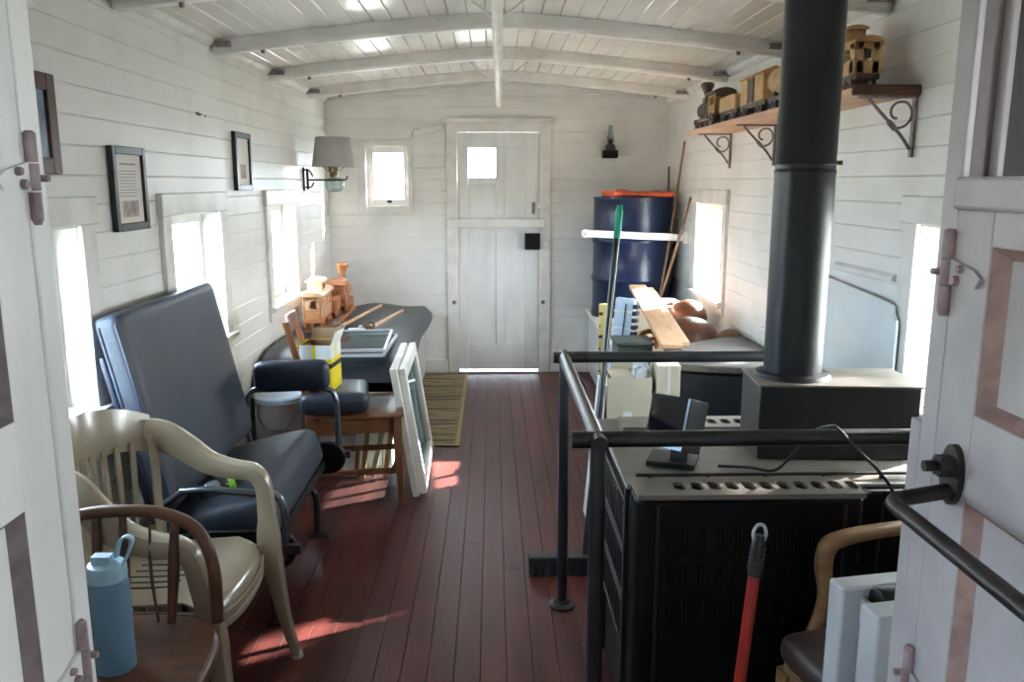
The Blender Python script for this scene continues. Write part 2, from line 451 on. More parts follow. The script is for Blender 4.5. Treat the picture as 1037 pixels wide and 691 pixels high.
# side windows: reveal, sash, pane, casing with head board and sill
def side_window(n, sx, y0, y1, z0=ZW0, z1=ZW1):
    s = 1 if sx < 0 else -1            # towards the room
    w = structure('window_%d' % n, loc=(sx, (y0 + y1) / 2, z0))
    def X(d): return sx + s * d        # d>0 into the room, d<0 into the wall
    g = G(); cw = .085
    g.span((X(-.001), y0 - cw, z0 - .02), (X(.018), y0 + .004, z1 + .002)); g.span((X(-.001), y1 - .004, z0 - .02), (X(.018), y1 + cw, z1 + .002))
    build('casing', g, 'trim', w, bevel=.003)
    g = G(); g.span((X(-.001), y0 - cw - .012, z1 + .002), (X(.024), y1 + cw + .012, z1 + .088)); build('head_casing', g, 'trim', w, bevel=.004)
    g = G(); g.span((X(-.001), y0 - cw - .012, z0 - .024), (X(.045), y1 + cw + .012, z0 + .002)); g.span((X(-.001), y0 - cw, z0 - .08), (X(.016), y1 + cw, z0 - .024)); build('sill', g, 'trim', w, bevel=.004)
    g = G(); d0, d1 = -.112, .0
    g.span((X(d0), y0 - .012, z0 - .01), (X(d1), y0 + .006, z1 + .01)); g.span((X(d0), y1 - .006, z0 - .01), (X(d1), y1 + .012, z1 + .01))
    g.span((X(d0), y0 - .012, z1 - .006), (X(d1), y1 + .012, z1 + .012)); g.span((X(d0), y0 - .012, z0 - .012), (X(d1), y1 + .012, z0 + .006))
    build('reveal', g, 'trim', w)
    g = G(); a, b = X(-.072), X(-.100); f = .038
    g.span((a, y0 + .006, z0 + .006), (b, y0 + .006 + f, z1 - .006)); g.span((a, y1 - .006 - f, z0 + .006), (b, y1 - .006, z1 - .006))
    g.span((a, y0 + .006 + f, z0 + .006), (b, y1 - .006 - f, z0 + .056)); g.span((a, y0 + .006 + f, z1 - .006 - f), (b, y1 - .006 - f, z1 - .006))
    sa = build('sash', g, 'trim', w)
    build('pane', G().span((X(-.084), y0 + .03, z0 + .03), (X(-.087), y1 - .03, z1 - .03)), 'pane', sa)
n = 1
for w in LW: side_window(n, XL, *w); n += 1
for w in RW: side_window(n, XR, *w); n += 1
for w in VW: side_window(n, XL, *w); n += 1; side_window(n, XR, *VWR); n += 1

# small square window beside the back door
w = structure('window_%d' % n, loc=(-.8, YB, 1.32))
x0, x1, z0, z1 = BW
g = G(); g.span((-1.025, YB + .001, 1.255), (x0 + .003, YB - .018, 1.80)); g.span((x1 - .003, YB + .001, 1.255), (-.605, YB - .018, 1.80))
g.span((x0 + .003, YB + .001, 1.255), (x1 - .003, YB - .018, z0 + .003)); g.span((-1.04, YB + .001, z1 - .003), (-.59, YB - .024, 1.82))
build('casing', g, 'trim', w, bevel=.003)
g = G(); g.span((x0 - .01, YB - .004, z0), (x0 + .005, YB + .112, z1)); g.span((x1 - .005, YB - .004, z0), (x1 + .01, YB + .112, z1)); g.span((x0, YB - .004, z1 - .005), (x1, YB + .112, z1 + .01)); g.span((x0, YB - .004, z0 - .01), (x1, YB + .112, z0 + .005))
build('reveal', g, 'trim', w)
g = G(); g.span((x0 + .004, YB + .03, z0 + .004), (-.908, YB + .055, z1 - .004)); g.span((-.68, YB + .03, z0 + .004), (x1 - .004, YB + .055, z1 - .004)); g.span((-.908, YB + .03, z0 + .004), (-.68, YB + .055, 1.372)); g.span((-.908, YB + .03, 1.722), (-.68, YB + .055, z1 - .004))
sa = build('sash', g, 'trim', w, bevel=.003)
build('pane', G().span((-.915, YB + .042, 1.365), (-.672, YB + .045, 1.73)), 'pane', sa)
build('latch', G().span((-.81, YB + .03, 1.345), (-.775, YB + .015, 1.368)), 'iron', w, bevel=.003)

# back door
dr = structure('door_1', loc=(.05, YB, 0))
g = G(); dx0, dx1, dz0, dz1 = -.262, .367, .022, 1.877; ya, yb = YB + .012, YB + .05
for a, b in (((dx0, dz0), (-.18, dz1)), ((.262, dz0), (dx1, dz1)), ((.03, 1.25), (.10, 1.76)), ((.03, .23), (.10, 1.13)), ((-.18, dz0), (.262, .23)), ((-.18, 1.13), (.262, 1.25)), ((-.18, 1.76), (.262, dz1)), ((-.18, 1.49), (.03, 1.54))):
    g.span((a[0], ya, a[1]), (b[0], yb, b[1]))
build('door_leaf', g, 'door', dr, bevel=.004)
g = G()
for a, b in (((-.185, 1.24), (.035, 1.50)), ((.095, 1.24), (.268, 1.77)), ((-.185, .22), (.035, 1.14)), ((.095, .22), (.268, 1.14))): g.span((a[0], ya + .012, a[1]), (b[0], yb - .01, b[1]))
build('door_panel', g, 'door', dr)
build('door_pane', G().span((-.183, ya + .02, 1.535), (.035, ya + .024, 1.765)), 'pane', dr)
g = G(); g.span((DX0 - .082, YB - .022, 0), (DX0 + .004, YB + .002, 1.885)); g.span((DX1 - .004, YB - .022, 0), (DX1 + .082, YB + .002, 1.885)); g.span((DX0 - .082, YB - .022, 1.880), (DX1 + .082, YB + .002, 1.945))
build('door_casing', g, 'trim', dr, bevel=.003)
g = G(); g.rings([[(x, YB + .002, 1.945), (x, YB - .03, 1.945), (x, YB - .05, 1.975), (x, YB + .002, 1.975)] for x in (DX0 - .112, DX1 + .116)]); build('door_cap', g, 'trim', dr)
build('cross_bar', G().span((-.345, YB - .055, 1.158), (.412, YB - .024, 1.225)), 'trim', dr, bevel=.006)
g = G(); g.span((.255, YB - .045, .985), (.375, YB + .02, 1.112)); build('lock_box', g, 'black', dr, bevel=.005)
g = G(); g.span((.40, YB - .04, 1.0), (.44, YB - .02, 1.06)); build('strike_plate', g, 'trim', dr, bevel=.004)
g = G(); g.cyl((.32, YB - .035, 1.35), (.32, YB - .035, 1.262), .011); g.cyl((.32, YB - .035, 1.33), (.32, YB + .015, 1.33), .008); build('pull_handle', g, 'hinge', dr)
g = G(); g.span((.345, YB - .03, 1.30), (.42, YB - .018, 1.35)); build('latch', g, 'trim', dr, bevel=.003)
for x in (-.30, .40):
    build('bolt', G().cyl((x, YB - .022, .57), (x, YB - .04, .57), .016, .012), 'hinge', dr)
for z in (1.68, .95, .32): build('hinge', G().cyl((-.268, YB - .004, z - .05), (-.268, YB - .004, z + .05), .009), 'trim', dr)
g = G(); g.span((DX0, YB - .03, 0.0), (DX1, YB + .11, .008)); build('threshold', g, 'iron', dr)
g = G(); g.span((DX0, YB + .0, 0), (DX0 + .005, YB + .112, DZ)); g.span((DX1 - .005, YB, 0), (DX1, YB + .112, DZ)); g.span((DX0, YB, DZ - .006), (DX1, YB + .112, DZ + .005)); build('door_jamb', g, 'trim', dr)

# partition with the doorway the picture is taken through
def partition(name, x0, x1):
    g = G(); g.span((x0, YP0 + .012, 0), (x1, YP1, 2.14)); return structure(name, g, 'trim', bevel=.002)
pl = partition('wall_partition_left', XL + .001, -.484)
pr = partition('wall_partition_right', .504, XR - .001)
g = G(); n = 16; xs = [-.484 + .988 * j / n for j in range(n + 1)]
g.rings([[(a, y, 2.03) for a in xs] + [(a, y, zc(a)) for a in reversed(xs)] for y in (YP0 + .012, YP1)]); structure('wall_partition_top', g, 'trim')
# jamb faces and front casings; entry-side strips coloured dark to stand for shade
g = G(); g.span((-.51, YP0 - .004, 0), (-.480, YP1 + .004, 2.03)); structure('trim_12', g, 'door', bevel=.003)
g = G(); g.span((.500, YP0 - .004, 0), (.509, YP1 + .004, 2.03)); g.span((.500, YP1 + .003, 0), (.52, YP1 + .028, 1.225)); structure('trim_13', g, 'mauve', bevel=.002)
structure('trim_14', G().span((.509, YP0 - .003, 0), (.529, YP1, 2.03)), 'shademauve')
g = G(); g.span((.529, YP0 - .012, 0), (.541, YP0 + .014, 2.03)); structure('trim_15', g, 'dimmauve', bevel=.004)
structure('trim_16', G().span((.541, YP0 + .0, 0), (XR - .001, YP0 + .014, 2.13)), 'unlitbrown')
structure('trim_17', G().span((XL + .001, YP0 + .0, 0), (-.512, YP0 + .014, 2.13)), 'unlitbrown')

def hinge(parent, x, y, z0, z1, s, strap=.055):
    """butt hinge: knuckle pin, plate on the leaf (towards -y), bolts; s=+1 plate faces +x"""
    zm = (z0 + z1) / 2; h = z1 - z0
    g = G(); g.cyl((x, y, z0), (x, y, z0 + h * .32), .0066, seg=14); g.cyl((x, y, z0 + h * .335), (x, y, z0 + h * .655), .0069, seg=14); g.cyl((x, y, z0 + h * .67), (x, y, z1), .0066, seg=14)
    g.cyl((x, y, z0 - .006), (x, y, z0), .004, .0065, 10); g.cyl((x, y, z1), (x, y, z1 + .003), .007, .004, 10)
    hm = 'pinkhinge' if s < 0 else 'hinge'; o = build('hinge', g, hm, parent)
    mt = Matrix(((0, 0, s, x - s * .004), (-1, 0, 0, y), (0, 1, 0, 0), (0, 0, 0, 1)))
    p = G(); p.prism([(.006, zm - h * .16), (strap, zm - h * .15), (strap + .008, zm - h * .02), (strap - .006, zm + h * .07), (.006, zm + h * .17)], .0045, mt)
    build('hinge_plate', p, 'mauve' if s < 0 else 'door', o)
    p = G()
    for dy, dz, r in ((.03, .2, .005), (.022, -.3, .006)):
        p.cyl((x - s * .002, y - dy, zm + dz * h * .3), (x + s * .006, y - dy, zm + dz * h * .3), r, r * .8, 8)
    p.cyl((x - s * .004, y + .018, zm - h * .02), (x + s * .007, y + .018, zm - h * .02), .0045, .004, 6)
    build('hinge_bolt', p, hm, o)

def leaf(n, x, s, top, ysplit, m, mb):
    """door leaf folded back towards the viewer; visible face in the plane x, s=+1 faces +x"""
    d = structure('door_%d' % n, loc=(x, .88, 0))
    y1, y0 = .887, .30; t = -s * .04; st = .066
    def sp(a, b): return g.span((x, a[0], a[1]), (x + t, b[0], b[1]))
    zr = [.012, .20, .60, .68, .98, 1.165, 1.262, 1.44, top]
    g = G()
    sp((y1 - st, .012), (y1, top)); sp((y0, .012), (y0 + st, top))
    sp((y0 + st, .012), (y1 - st, .16)); sp((y0 + st, .93), (y1 - st, .985)) if False else None
    sp((y0 + st, 1.166), (y1 - st, 1.262)); sp((y0 + st, .66), (y1 - st, .74))
    if top < 1.8: sp((y0 + st, 1.436), (y1 - st, top))
    else: sp((y0 + st, top - .1), (y1 - st, top))
    build('leaf_frame', g, m, d, bevel=.0015)
    zt = 1.436 if top < 1.8 else top - .1
    for a, b in ((.16, .66), (.74, 1.166), (1.262, zt)):
        g = G(); g.span((x - s * .016, y0 + st - .004, a - .004), (x - s * .03, y1 - st + .004, b + .004)); build('leaf_panel', g, m, d)
        g = G(); e = .0125; ya, yb = y0 + st, y1 - st        # sloped worn moulding round the panel
        o_, i_ = x - s * .0015, x - s * .0162
        O = [(o_, ya, a), (o_, yb, a), (o_, yb, b), (o_, ya, b)]
        I = [(i_, ya + e, a + e), (i_, yb - e, a + e), (i_, yb - e, b - e), (i_, ya + e, b - e)]
        Bk = [(x - s * .02, *p[1:]) for p in O]
        q = [[g.bm.verts.new(p) for p in L] for L in (O, I, Bk)]
        for j in range(4):
            k = (j + 1) % 4
            g.bm.faces.new((q[0][j], q[0][k], q[1][k], q[1][j])); g.bm.faces.new((q[1][j], q[1][k], q[2][k], q[2][j])); g.bm.faces.new((q[2][j], q[2][k], q[0][k], q[0][j]))
        build('panel_moulding', g, mb, d)
    return d
dl = leaf(2, -.483, 1, 1.98, None, 'door', 'greyedge')
hinge(dl, -.478, .893, 1.462, 1.55, 1); hinge(dl, -.478, .893, .90, 1.0, 1)
d2 = leaf(3, .4995, -1, 1.472, None, 'mauve', 'bare')
build('top_ledge', G().span((.492, .30, 1.472), (.545, .888, 1.506)), 'mauve', d2, bevel=.004)
hinge(d2, .4955, .891, 1.362, 1.448, -1); hinge(d2, .4955, .891, .872, .955, -1)
# iron grab bar bolted to the right-hand leaf
g = G(); g.tube([(.498, .842, 1.172), (.462, .842, 1.166), (.436, .838, 1.163), (.428, .822, 1.162), (.428, .79, 1.162), (.428, .60, 1.162), (.428, .46, 1.162), (.430, .43, 1.164), (.445, .42, 1.168), (.498, .415, 1.172)], .0088, seg=14, smooth=5)
gb = build('grab_bar', g, 'iron', d2)
for y in (.842, .415):
    g = G()
    mt = Matrix(((0, 0, -1, .4995), (1, 0, 0, y), (0, 1, 0, 1.190), (0, 0, 0, 1)))
    g.prism([(.024 * math.cos(a) * .78, .034 * math.sin(a)) for a in (2 * PI * j / 20 for j in range(20))], .007, mt)
    build('grab_bar_plate', g, 'iron', gb)
    g = G(); g.cyl((.494, y, 1.2), (.478, y, 1.2), .0125, seg=6); g.cyl((.48, y, 1.2), (.464, y, 1.2), .0062, seg=12); build('grab_bar_nut', g, 'iron', gb)

# ================================================================== LEFT SIDE
# framed pictures
def picture(y0, y1, z0, z1, m, fw, label, art, tilt=.0):
    t = thing('picture_frame', label, 'picture', (XL, (y0 + y1) / 2, z0))
    a, b = XL + .001, XL + .022
    g = G()
    for p, q in (((y0, z0), (y0 + fw, z1)), ((y1 - fw, z0), (y1, z1)), ((y0 + fw, z0), (y1 - fw, z0 + fw)), ((y0 + fw, z1 - fw), (y1 - fw, z1))): g.span((a, p[0], p[1]), (b, q[0], q[1]))
    build('frame', g, m, t, bevel=.003)
    pr = build('print', G().span((a, y0 + fw - .002, z0 + fw - .002), (a + .010, y1 - fw + .002, z1 - fw + .002)), 'bluephoto' if art == 'blue' else 'paper', t)
    if art == 'doc':
        g = G(); w = y1 - y0 - 2 * fw; x = a + .0105
        zz = z1 - fw - .035
        g.span((x, y0 + fw + .2 * w, zz), (x + .0006, y1 - fw - .2 * w, zz + .006)); zz -= .022
        for k in range(9):
            g.span((x, y0 + fw + .13 * w, zz), (x + .0006, y1 - fw - (.13 + .12 * random.random()) * w, zz + .0028)); zz -= .0105
        build('text_lines', g, 'ink', pr)
        build('printed_picture', G().span((x, y0 + fw + .2 * w, z0 + fw + .02), (x + .0006, y1 - fw - .2 * w, z0 + fw + .075)), 'photo', pr)
    elif art == 'small':
        build('printed_picture', G().span((a + .0105, y0 + fw + .06, z0 + fw + .03), (a + .0111, y1 - fw - .06, z0 + fw + .10)), 'photo', pr)
    return t
picture(2.10, 2.478, 1.523, 1.80, 'framebrn', .046, 'dark brown framed blue-grey print on left wall, nearest the doorway', 'blue')
picture(2.805, 3.07, 1.337, 1.62, 'frameblk', .026, 'black framed typed sheet above the big padded seat', 'doc')
picture(4.155, 4.42, 1.461, 1.745, 'frameblk', .028, 'small black framed sheet high between the two far left windows', 'small')
g = G(); g.prism([(-.045, .004), (-.01, .008), (.015, .003), (.04, .005), (.02, -.006), (-.02, -.008)], .002, Matrix(((0, 0, 1, XL + .0), (1, 0, 0, 3.72), (0, 1, 0, 1.79), (0, 0, 0, 1))))
g.prism([(-.008, .004), (.008, .002), (.005, -.005), (-.006, -.004)], .002, Matrix(((0, 0, 1, XL + .0), (1, 0, 0, 3.80), (0, 1, 0, 1.787), (0, 0, 0, 1))))
props(build('wall_plug', g, 'stain'), 'small dark grey chipped mark on the left wall boards', 'wall mark')

# swing-arm oil lamp with a shade
lx, ly = -1.055, 5.68
t = thing('wall_lamp', 'oil lamp with grey drum shade on a black swing bracket', 'lamp', (XL, ly, 1.45))
g = G(); g.span((XL + .001, ly - .014, 1.445), (XL + .012, ly + .014, 1.60)); build('wall_plate', g, 'iron', t, bevel=.003)
g = G(); g.cyl((XL + .03, ly, 1.455), (XL + .03, ly, 1.59), .008); g.tube([(XL + .01, ly, 1.58), (XL + .03, ly, 1.585), (XL + .05, ly, 1.57), (XL + .065, ly, 1.54)], .005); g.tube([(XL + .01, ly, 1.47), (XL + .05, ly, 1.47), (XL + .07, ly, 1.50)], .005)
g.cyl((XL + .03, ly, 1.517), (lx, ly, 1.517), .006)
for k in range(1): g.tube([(lx + .073 * math.cos(a), ly + .073 * math.sin(a), 1.517) for a in (2 * PI * j / 16 for j in range(16))], .006, closed=True, smooth=1)
g.tube([(lx + .07, ly, 1.517), (lx + .085, ly, 1.525), (lx + .088, ly, 1.545)], .005)
build('swing_bracket', g, 'iron', t)
g = G(); g.lathe([(0, 1.438), (.045, 1.440), (.066, 1.46), (.068, 1.49), (.06, 1.515), (.03, 1.535), (.022, 1.54), (0, 1.54)], (lx, ly, 0)); build('oil_font', g, 'clear', t)
g = G(); g.lathe([(0, 1.535), (.026, 1.535), (.03, 1.55), (.024, 1.565), (.034, 1.58), (.036, 1.60), (.026, 1.612), (0, 1.612)], (lx, ly, 0)); build('burner', g, 'brass', t)
for a in range(4): build('shade_holder', G().cyl((lx + .03 * math.cos(a * PI / 2 + .6), ly + .03 * math.sin(a * PI / 2 + .6), 1.57), (lx + .105 * math.cos(a * PI / 2 + .6), ly + .105 * math.sin(a * PI / 2 + .6), 1.625), .0025, seg=6), 'brass', t)
g = G(); g.lathe([(.141, 1.603), (.112, 1.795), (.109, 1.795), (.138, 1.603), (.141, 1.603)], (lx, ly, 0), 40); build('lamp_shade', g, 'shade', t)
g = G(); g.lathe([(.020, 1.61), (.026, 1.65), (.018, 1.70), (.017, 1.80), (.0185, 1.80), (.0195, 1.70), (.0275, 1.65), (.0215, 1.61)], (lx, ly, 0)); build('chimney', g, 'clear', t)

# built-in bench along the far left wall
t = thing('bench', 'white boarded built-in bench box along the left wall under dark cushion', 'bench', (-.87, 5.3, 0))
g = G()
for k in range(9):
    x0 = XL + .025 + k * .082; x1 = min(x0 + .081, -.53)
    if x0 < -.56: g.span((x0, 4.19, .03), (x1 - .002, 4.206, .40))
build('end_panel', g, 'panelwhite', t, bevel=.002)
g = G(); g.span((-.545, 4.206, .03), (-.53, 6.485, .40)); build('front_panel', g, 'panelwhite', t)
g = G(); g.span((XL + .022, 4.17, .40), (-.50, 6.485, .425)); build('bench_top', g, 'trim', t, bevel=.004)
g = G(); g.span((XL + .022, 4.215, 0), (-.56, 6.485, .03)); g.span((XL + .022, 4.185, .0), (-.54, 4.215, .028)); build('plinth', g, 'trim', t)
# cushion: long mattress with a sloping loose near end
g = G(); n = 26; m = 14; vs = []
def cz(u, v):
    top = .575 + .02 * math.sin(v * 5 + 1) * (1 - u) + .015 * math.sin(u * 9 + v * 4)
    return top - .05 * max(0, .12 - v) / .12
rs = []
for j in range(n + 1):
    v = j / n; y = 4.22 + 2.24 * v
    xr = -.455 - .025 * v + .012 * math.sin(v * 9); xl = XL + .03
    ring = []
    for i in range(m + 1):
        u = i / m; x = xl + (xr - xl) * u
        z = cz(u, v)
        e = min(1, (1 - u) / .13); z -= .07 * (1 - math.sqrt(max(0, 1 - (1 - e) ** 2)))
        e = min(1, min(v, 1 - v) / .035); z -= .06 * (1 - math.sqrt(max(0, 1 - (1 - e) ** 2)))
        ring.append((x, y, z))
    ring += [(xr + .004, y, .47), (xr - .02, y, .435), (xr - .1, y, .4265), (xl, y, .4265)]
    rs.append(ring)
g.rings(rs)
cu = props(build('bench_cushion', g, 'navy', None, angle=50), 'long dark vinyl mattress lying on the built-in bench', 'cushion')
cu.data.materials[0] = mat('charcoal_vinyl', (50, 52, 60), .38, rgb2=(42, 45, 54), nscale=3, bump=.25, bscale=14)

# wooden toy trains on their plank on the bench cushion
yaw = math.atan2(-.07, .9)
pt = Matrix.Translation((-1.075, 5.56, .59)) @ Matrix.Rotation(R(2), 4, 'Z')
t = thing('plank', 'reddish wooden display plank under toy train on bench cushion', 'board', (-1.075, 5.56, .59))
g = G(); g.box((0, 0, .012), (.19, 1.02, .024)); build('board', g.xf(pt), 'toyred', t, bevel=.003)
g = G()
for s in (-.045, .045): g.box((s, 0, .030), (.010, 1.0, .012))
build('rail', g.xf(pt), 'toydark', t, bevel=.002)

def wheel_set(parent, ox, oy, oz, pairs, r, half, m, mt):
    for dy in pairs:
        for s in (-1, 1):
            g = G(); g.cyl((ox + s * half, oy + dy, oz + r), (ox + s * (half + .014), oy + dy, oz + r), r, seg=18); g.cyl((ox + s * (half + .014), oy + dy, oz + r), (ox + s * (half + .02), oy + dy, oz + r), r * .35, seg=10)
            build('wheel', g.xf(mt), m, parent)

def locomotive(name, label, base, rz, sc, mb, mc, md, group=None):
    """wooden engine, front towards local +y"""
    t = thing(name, label, 'toy train', base, 0, group)
    mt = Matrix.Translation(base) @ Matrix.Rotation(rz, 4, 'Z') @ Matrix.Scale(sc, 4)
    g = G(); g.box((0, 0, .052), (.085, .36, .022)); g.box((0, .19, .046), (.11, .02, .03)); build('chassis', g.xf(mt), md, t, bevel=.002)
    g = G(); g.cyl((0, -.06, .112), (0, .165, .112), .048, seg=24); g.cyl((0, .165, .112), (0, .172, .112), .04, .034, 24); build('boiler', g.xf(mt), mb, t)
    for y in (.02, .09, .15): build('boiler_band', G().cyl((0, y - .006, .112), (0, y + .006, .112), .0505, seg=24).xf(mt), md, t)
    g = G(); g.lathe([(0, .15), (.017, .15), (.015, .20), (.020, .22), (.042, .262), (.040, .276), (.028, .284), (0, .282)], (0, .125, 0)); build('smokestack', g.xf(mt), md if sc > .89 else mc, t)
    for y, h in ((.055, .19), (-.02, .185)):
        g = G(); g.lathe([(0, .15), (.018, .15), (.016, h - .02), (.02, h - .014), (.012, h), (0, h + .004)], (0, y, 0), 16); build('steam_dome', g.xf(mt), md, t)
    g = G(); g.cyl((0, .178, .16), (0, .178, .196), .012, seg=10); g.box((0, .17, .153), (.04, .03, .01)); build('headlamp', g.xf(mt), mc, t)
    g = G()                                    # cab with window openings: corner posts, walls and arched roof
    for s in (-1, 1):
        g.box((s * .05, -.075, .12), (.01, .02, .12)); g.box((s * .05, -.175, .12), (.01, .02, .12)); g.box((s * .05, -.125, .09), (.01, .12, .06)); g.box((s * .05, -.125, .172), (.01, .12, .016))
    g.box((0, -.066, .125), (.10, .01, .11)); build('cab', g.xf(mt), mc, t, bevel=.0015)
    g = G(); pr = [(.066 * math.cos(a), .03 * math.sin(a)) for a in (PI * j / 12 for j in range(13))] + [(-.058, -.005), (.058, -.005)]
    g.prism(pr, .16, Matrix(((1, 0, 0, 0), (0, 0, 1, -.20), (0, 1, 0, .181), (0, 0, 0, 1)))); build('cab_roof', g.xf(mt), md if sc > .89 else mc, t)
    wheel_set(t, 0, 0, 0, (-.13, -.04), .038, .046, md, mt); wheel_set(t, 0, 0, 0, (.06, .13), .026, .046, md, mt)
    g = G(); g.prism([(-.05, .0), (.05, .0), (.012, .045), (-.012, .045)], .05, mt @ Matrix(((1, 0, 0, 0), (0, 1, 0, .19), (0, 0, 1, .008), (0, 0, 0, 1)))); build('cowcatcher', g, md, t, bevel=.001)
    for s in (-1, 1): build('side_rod', G().box((s * .068, -.02, .04), (.006, .19, .008)).xf(mt), mc, t)
    return t
locomotive('toy_locomotive', 'reddish wooden toy locomotive on the bench plank', (-1.075, 5.86, .616), R(2), 1.12, 'toyred', 'toyred', 'toyred')

def small_car(name, label, base, rz, body, L, mc, md, group=None, sc=1.0, over=1.0):
    t = thing(name, label, 'toy train', base, 0, group)
    mt = Matrix.Translation(base) @ Matrix.Rotation(rz, 4, 'Z') @ Matrix.Scale(sc, 4)
    g = G(); g.box((0, 0, .048), (.09, L, .02)); build('chassis', g.xf(mt), md, t, bevel=.002)
    wheel_set(t, 0, 0, 0, (-L * .36, -L * .22, L * .22, L * .36), .022, .034, md, mt)
    if body == 'box':
        g = G(); g.box((0, 0, .115), (.10, L * .92, .115)); build('body', g.xf(mt), mc, t, bevel=.003)
        g = G(); pr = [(.058, 0), (.058, .008), (0, .030), (-.058, .008), (-.058, 0)]
        g.prism(pr, L * .97, mt @ Matrix(((1, 0, 0, 0), (0, 0, 1, -L * .485), (0, 1, 0, .170), (0, 0, 0, 1)))); build('roof', g, mc, t, bevel=.002)
        g = G()
        for s in (-1, 1): g.box((s * .051, 0, .112), (.004, L * .2, .10)); g.box((s * .053, L * .11, .112), (.004, .004, .11)); g.box((s * .053, -L * .11, .112), (.004, .004, .11))
        build('door', g.xf(mt), md if mc != 'toyred' else mc, t)
    elif body == 'tank':
        g = G(); n = 24
        g.lathe([(0, -L * .46), (.04, -L * .455), (.058, -L * .42), (.06, 0), (.058, L * .42), (.04, L * .455), (0, L * .46)], (0, 0, 0), n, Matrix.Translation((0, 0, .122)) @ Matrix.Rotation(-PI / 2, 4, 'X')); build('tank', g.xf(mt), mc, t)
        g = G(); g.cyl((0, 0, .17), (0, 0, .205), .026, seg=18); build('dome', g.xf(mt), mc, t)
        for y in (-L * .3, L * .3): build('saddle', G().box((0, y, .07), (.08, .02, .03)).xf(mt), md, t)
    elif body == 'gondola':
        g = G()
        for s in (-1, 1): g.box((s * .048, 0, .09), (.01, L * .95, .07)); g.box((0, s * L * .47, .09), (.09, .01, .07))
        g.box((0, 0, .075), (.09, L * .93, .05)); build('body', g.xf(mt), mc, t, bevel=.002)
    elif body == 'caboose':
        g = G(); hl = L * (.37 if over == 1 else .46)
        for s in (-1, 1):                        # side walls with window openings
            for y in (-.92, -.3, .3, .92): g.box((s * .048, y * hl, .118), (.01, hl * .24, .11))
            g.box((s * .048, 0, .082), (.01, hl * 2, .05)); g.box((s * .048, 0, .162), (.01, hl * 2, .024))
            for x in (-.034, .034): g.box((x, s * hl, .118), (.032, .01, .11))
            g.box((0, s * hl, .082), (.09, .01, .045)); g.box((0, s * hl, .162), (.09, .01, .024))
        g.box((0, 0, .064), (.09, hl * 2, .012)); build('body', g.xf(mt), mc, t, bevel=.001)
        arc = [(.064 * over * math.cos(a), .022 * math.sin(a)) for a in (PI * j / 12 for j in range(13))]
        g = G(); g.prism(arc, L, mt @ Matrix(((1, 0, 0, 0), (0, 0, 1, -L / 2), (0, 1, 0, .174), (0, 0, 0, 1)))); build('roof', g, mc, t)
        g = G(); g.box((0, 0, .213), (.076, L * .34, .05)); 
        build('cupola', g.xf(mt), mc, t, bevel=.002)
        g = G(); g.prism([(x * .8, z * .7) for x, z in arc], L * .42, mt @ Matrix(((1, 0, 0, 0), (0, 0, 1, -L * .21), (0, 1, 0, .238), (0, 0, 0, 1)))); build('cupola_roof', g, mc, t)
        for s in ((-1, 1) if over == 1 else ()):
            g = G()
            for x in (-.04, .04): g.cyl((x, s * L * .46, .058), (x, s * L * .46, .175), .004, seg=8)
            g.cyl((-.04, s * L * .46, .10), (.04, s * L * .46, .10), .003, seg=8); build('platform_railing', g.xf(mt), md, t)
        for s in (-1, 1): build('end_window', G().box((0, s * hl * 1.02, .13), (.022, .004, .03)).xf(mt), 'toydark', t)
        for s in (-1, 1): build('cupola_window', G().box((s * .039, 0, .212), (.003, L * .12, .022)).xf(mt), 'toydark', t)
    return t
small_car('toy_tender', 'small wooden toy tender behind the reddish locomotive', (-1.083, 5.55, .616), R(2), 'gondola', .19, 'toyred', 'toyred')
cb = small_car('toy_caboose', 'pale wooden toy caboose at the near end of bench plank', (-1.10, 5.20, .616), R(2), 'caboose', .36, 'toypale', 'toyred', sc=1.18)

# two dowel rods with fittings, lying on the cushion
def rod(p0, p1, label):
    t = thing('dowel_rod', label, 'rod', p0)
    build('shaft', G().cyl(p0, p1, .012, .011, 12), 'pine', t)
    d = (Vector(p1) - Vector(p0)).normalized(); q = Vector(p0)
    g = G(); g.cyl(q - d * .01, q + d * .03, .022, seg=14); g.tube([q + Vector((.03 * math.cos(a), 0, .03 * math.sin(a) + .012)) for a in (2 * PI * j / 14 for j in range(14))], .006, closed=True, smooth=1)
    build('ring_fitting', g, 'clear' if 'left' in label else 'brass', t)
    return t
rod((-.945, 5.02, .625), (-.80, 5.92, .632), 'left pale dowel rod lying on the bench cushion')
rod((-.745, 4.98, .630), (-.625, 5.72, .625), 'right pale dowel rod with brass ring on the bench cushion')
t = thing('clamp', 'small white plastic clamp beside the right dowel rod', 'clamp', (-.80, 4.98, .61))
g = G(); g.span((-.875, 4.965, .615), (-.77, 4.99, .632)); g.cyl((-.80, 4.978, .62), (-.80, 4.978, .65), .012); build('clamp_body', g, 'white', t, bevel=.004)

# stack of glass sheets on the cushion
for k, (dx, rz, lab) in enumerate(((0, 0, 'lower greenish glass sheet on the bench cushion'), (-.012, 3, 'upper greenish glass sheet on the bench cushion'))):
    t = thing('glass_sheet', lab, 'glass sheet', (-.73 + dx, 4.52, .612 + .026 * k), R(rz))
    build('pane', G().box((0, 0, .006), (.33, .58, .006)), 'clear', t, world=False)
    g = G()
    for s in (-1, 1): g.box((s * .165, 0, .006), (.014, .594, .016)); g.box((0, s * .29, .006), (.33, .014, .016))
    build('taped_edge', g, 'palegrey', t, world=False, bevel=.002)

# ---------------------------------------------------------------- reversible padded car seat
t = thing('train_seat', 'large slate padded reversible car seat with steel tube frame', 'seat', (-.93, 2.95, 0))
def tilt(px, pz, ang): return Matrix.Translation((px, 0, pz)) @ Matrix.Rotation(ang, 4, 'Y')
sy0, sy1 = 2.57, 3.42; ym = (sy0 + sy1) / 2
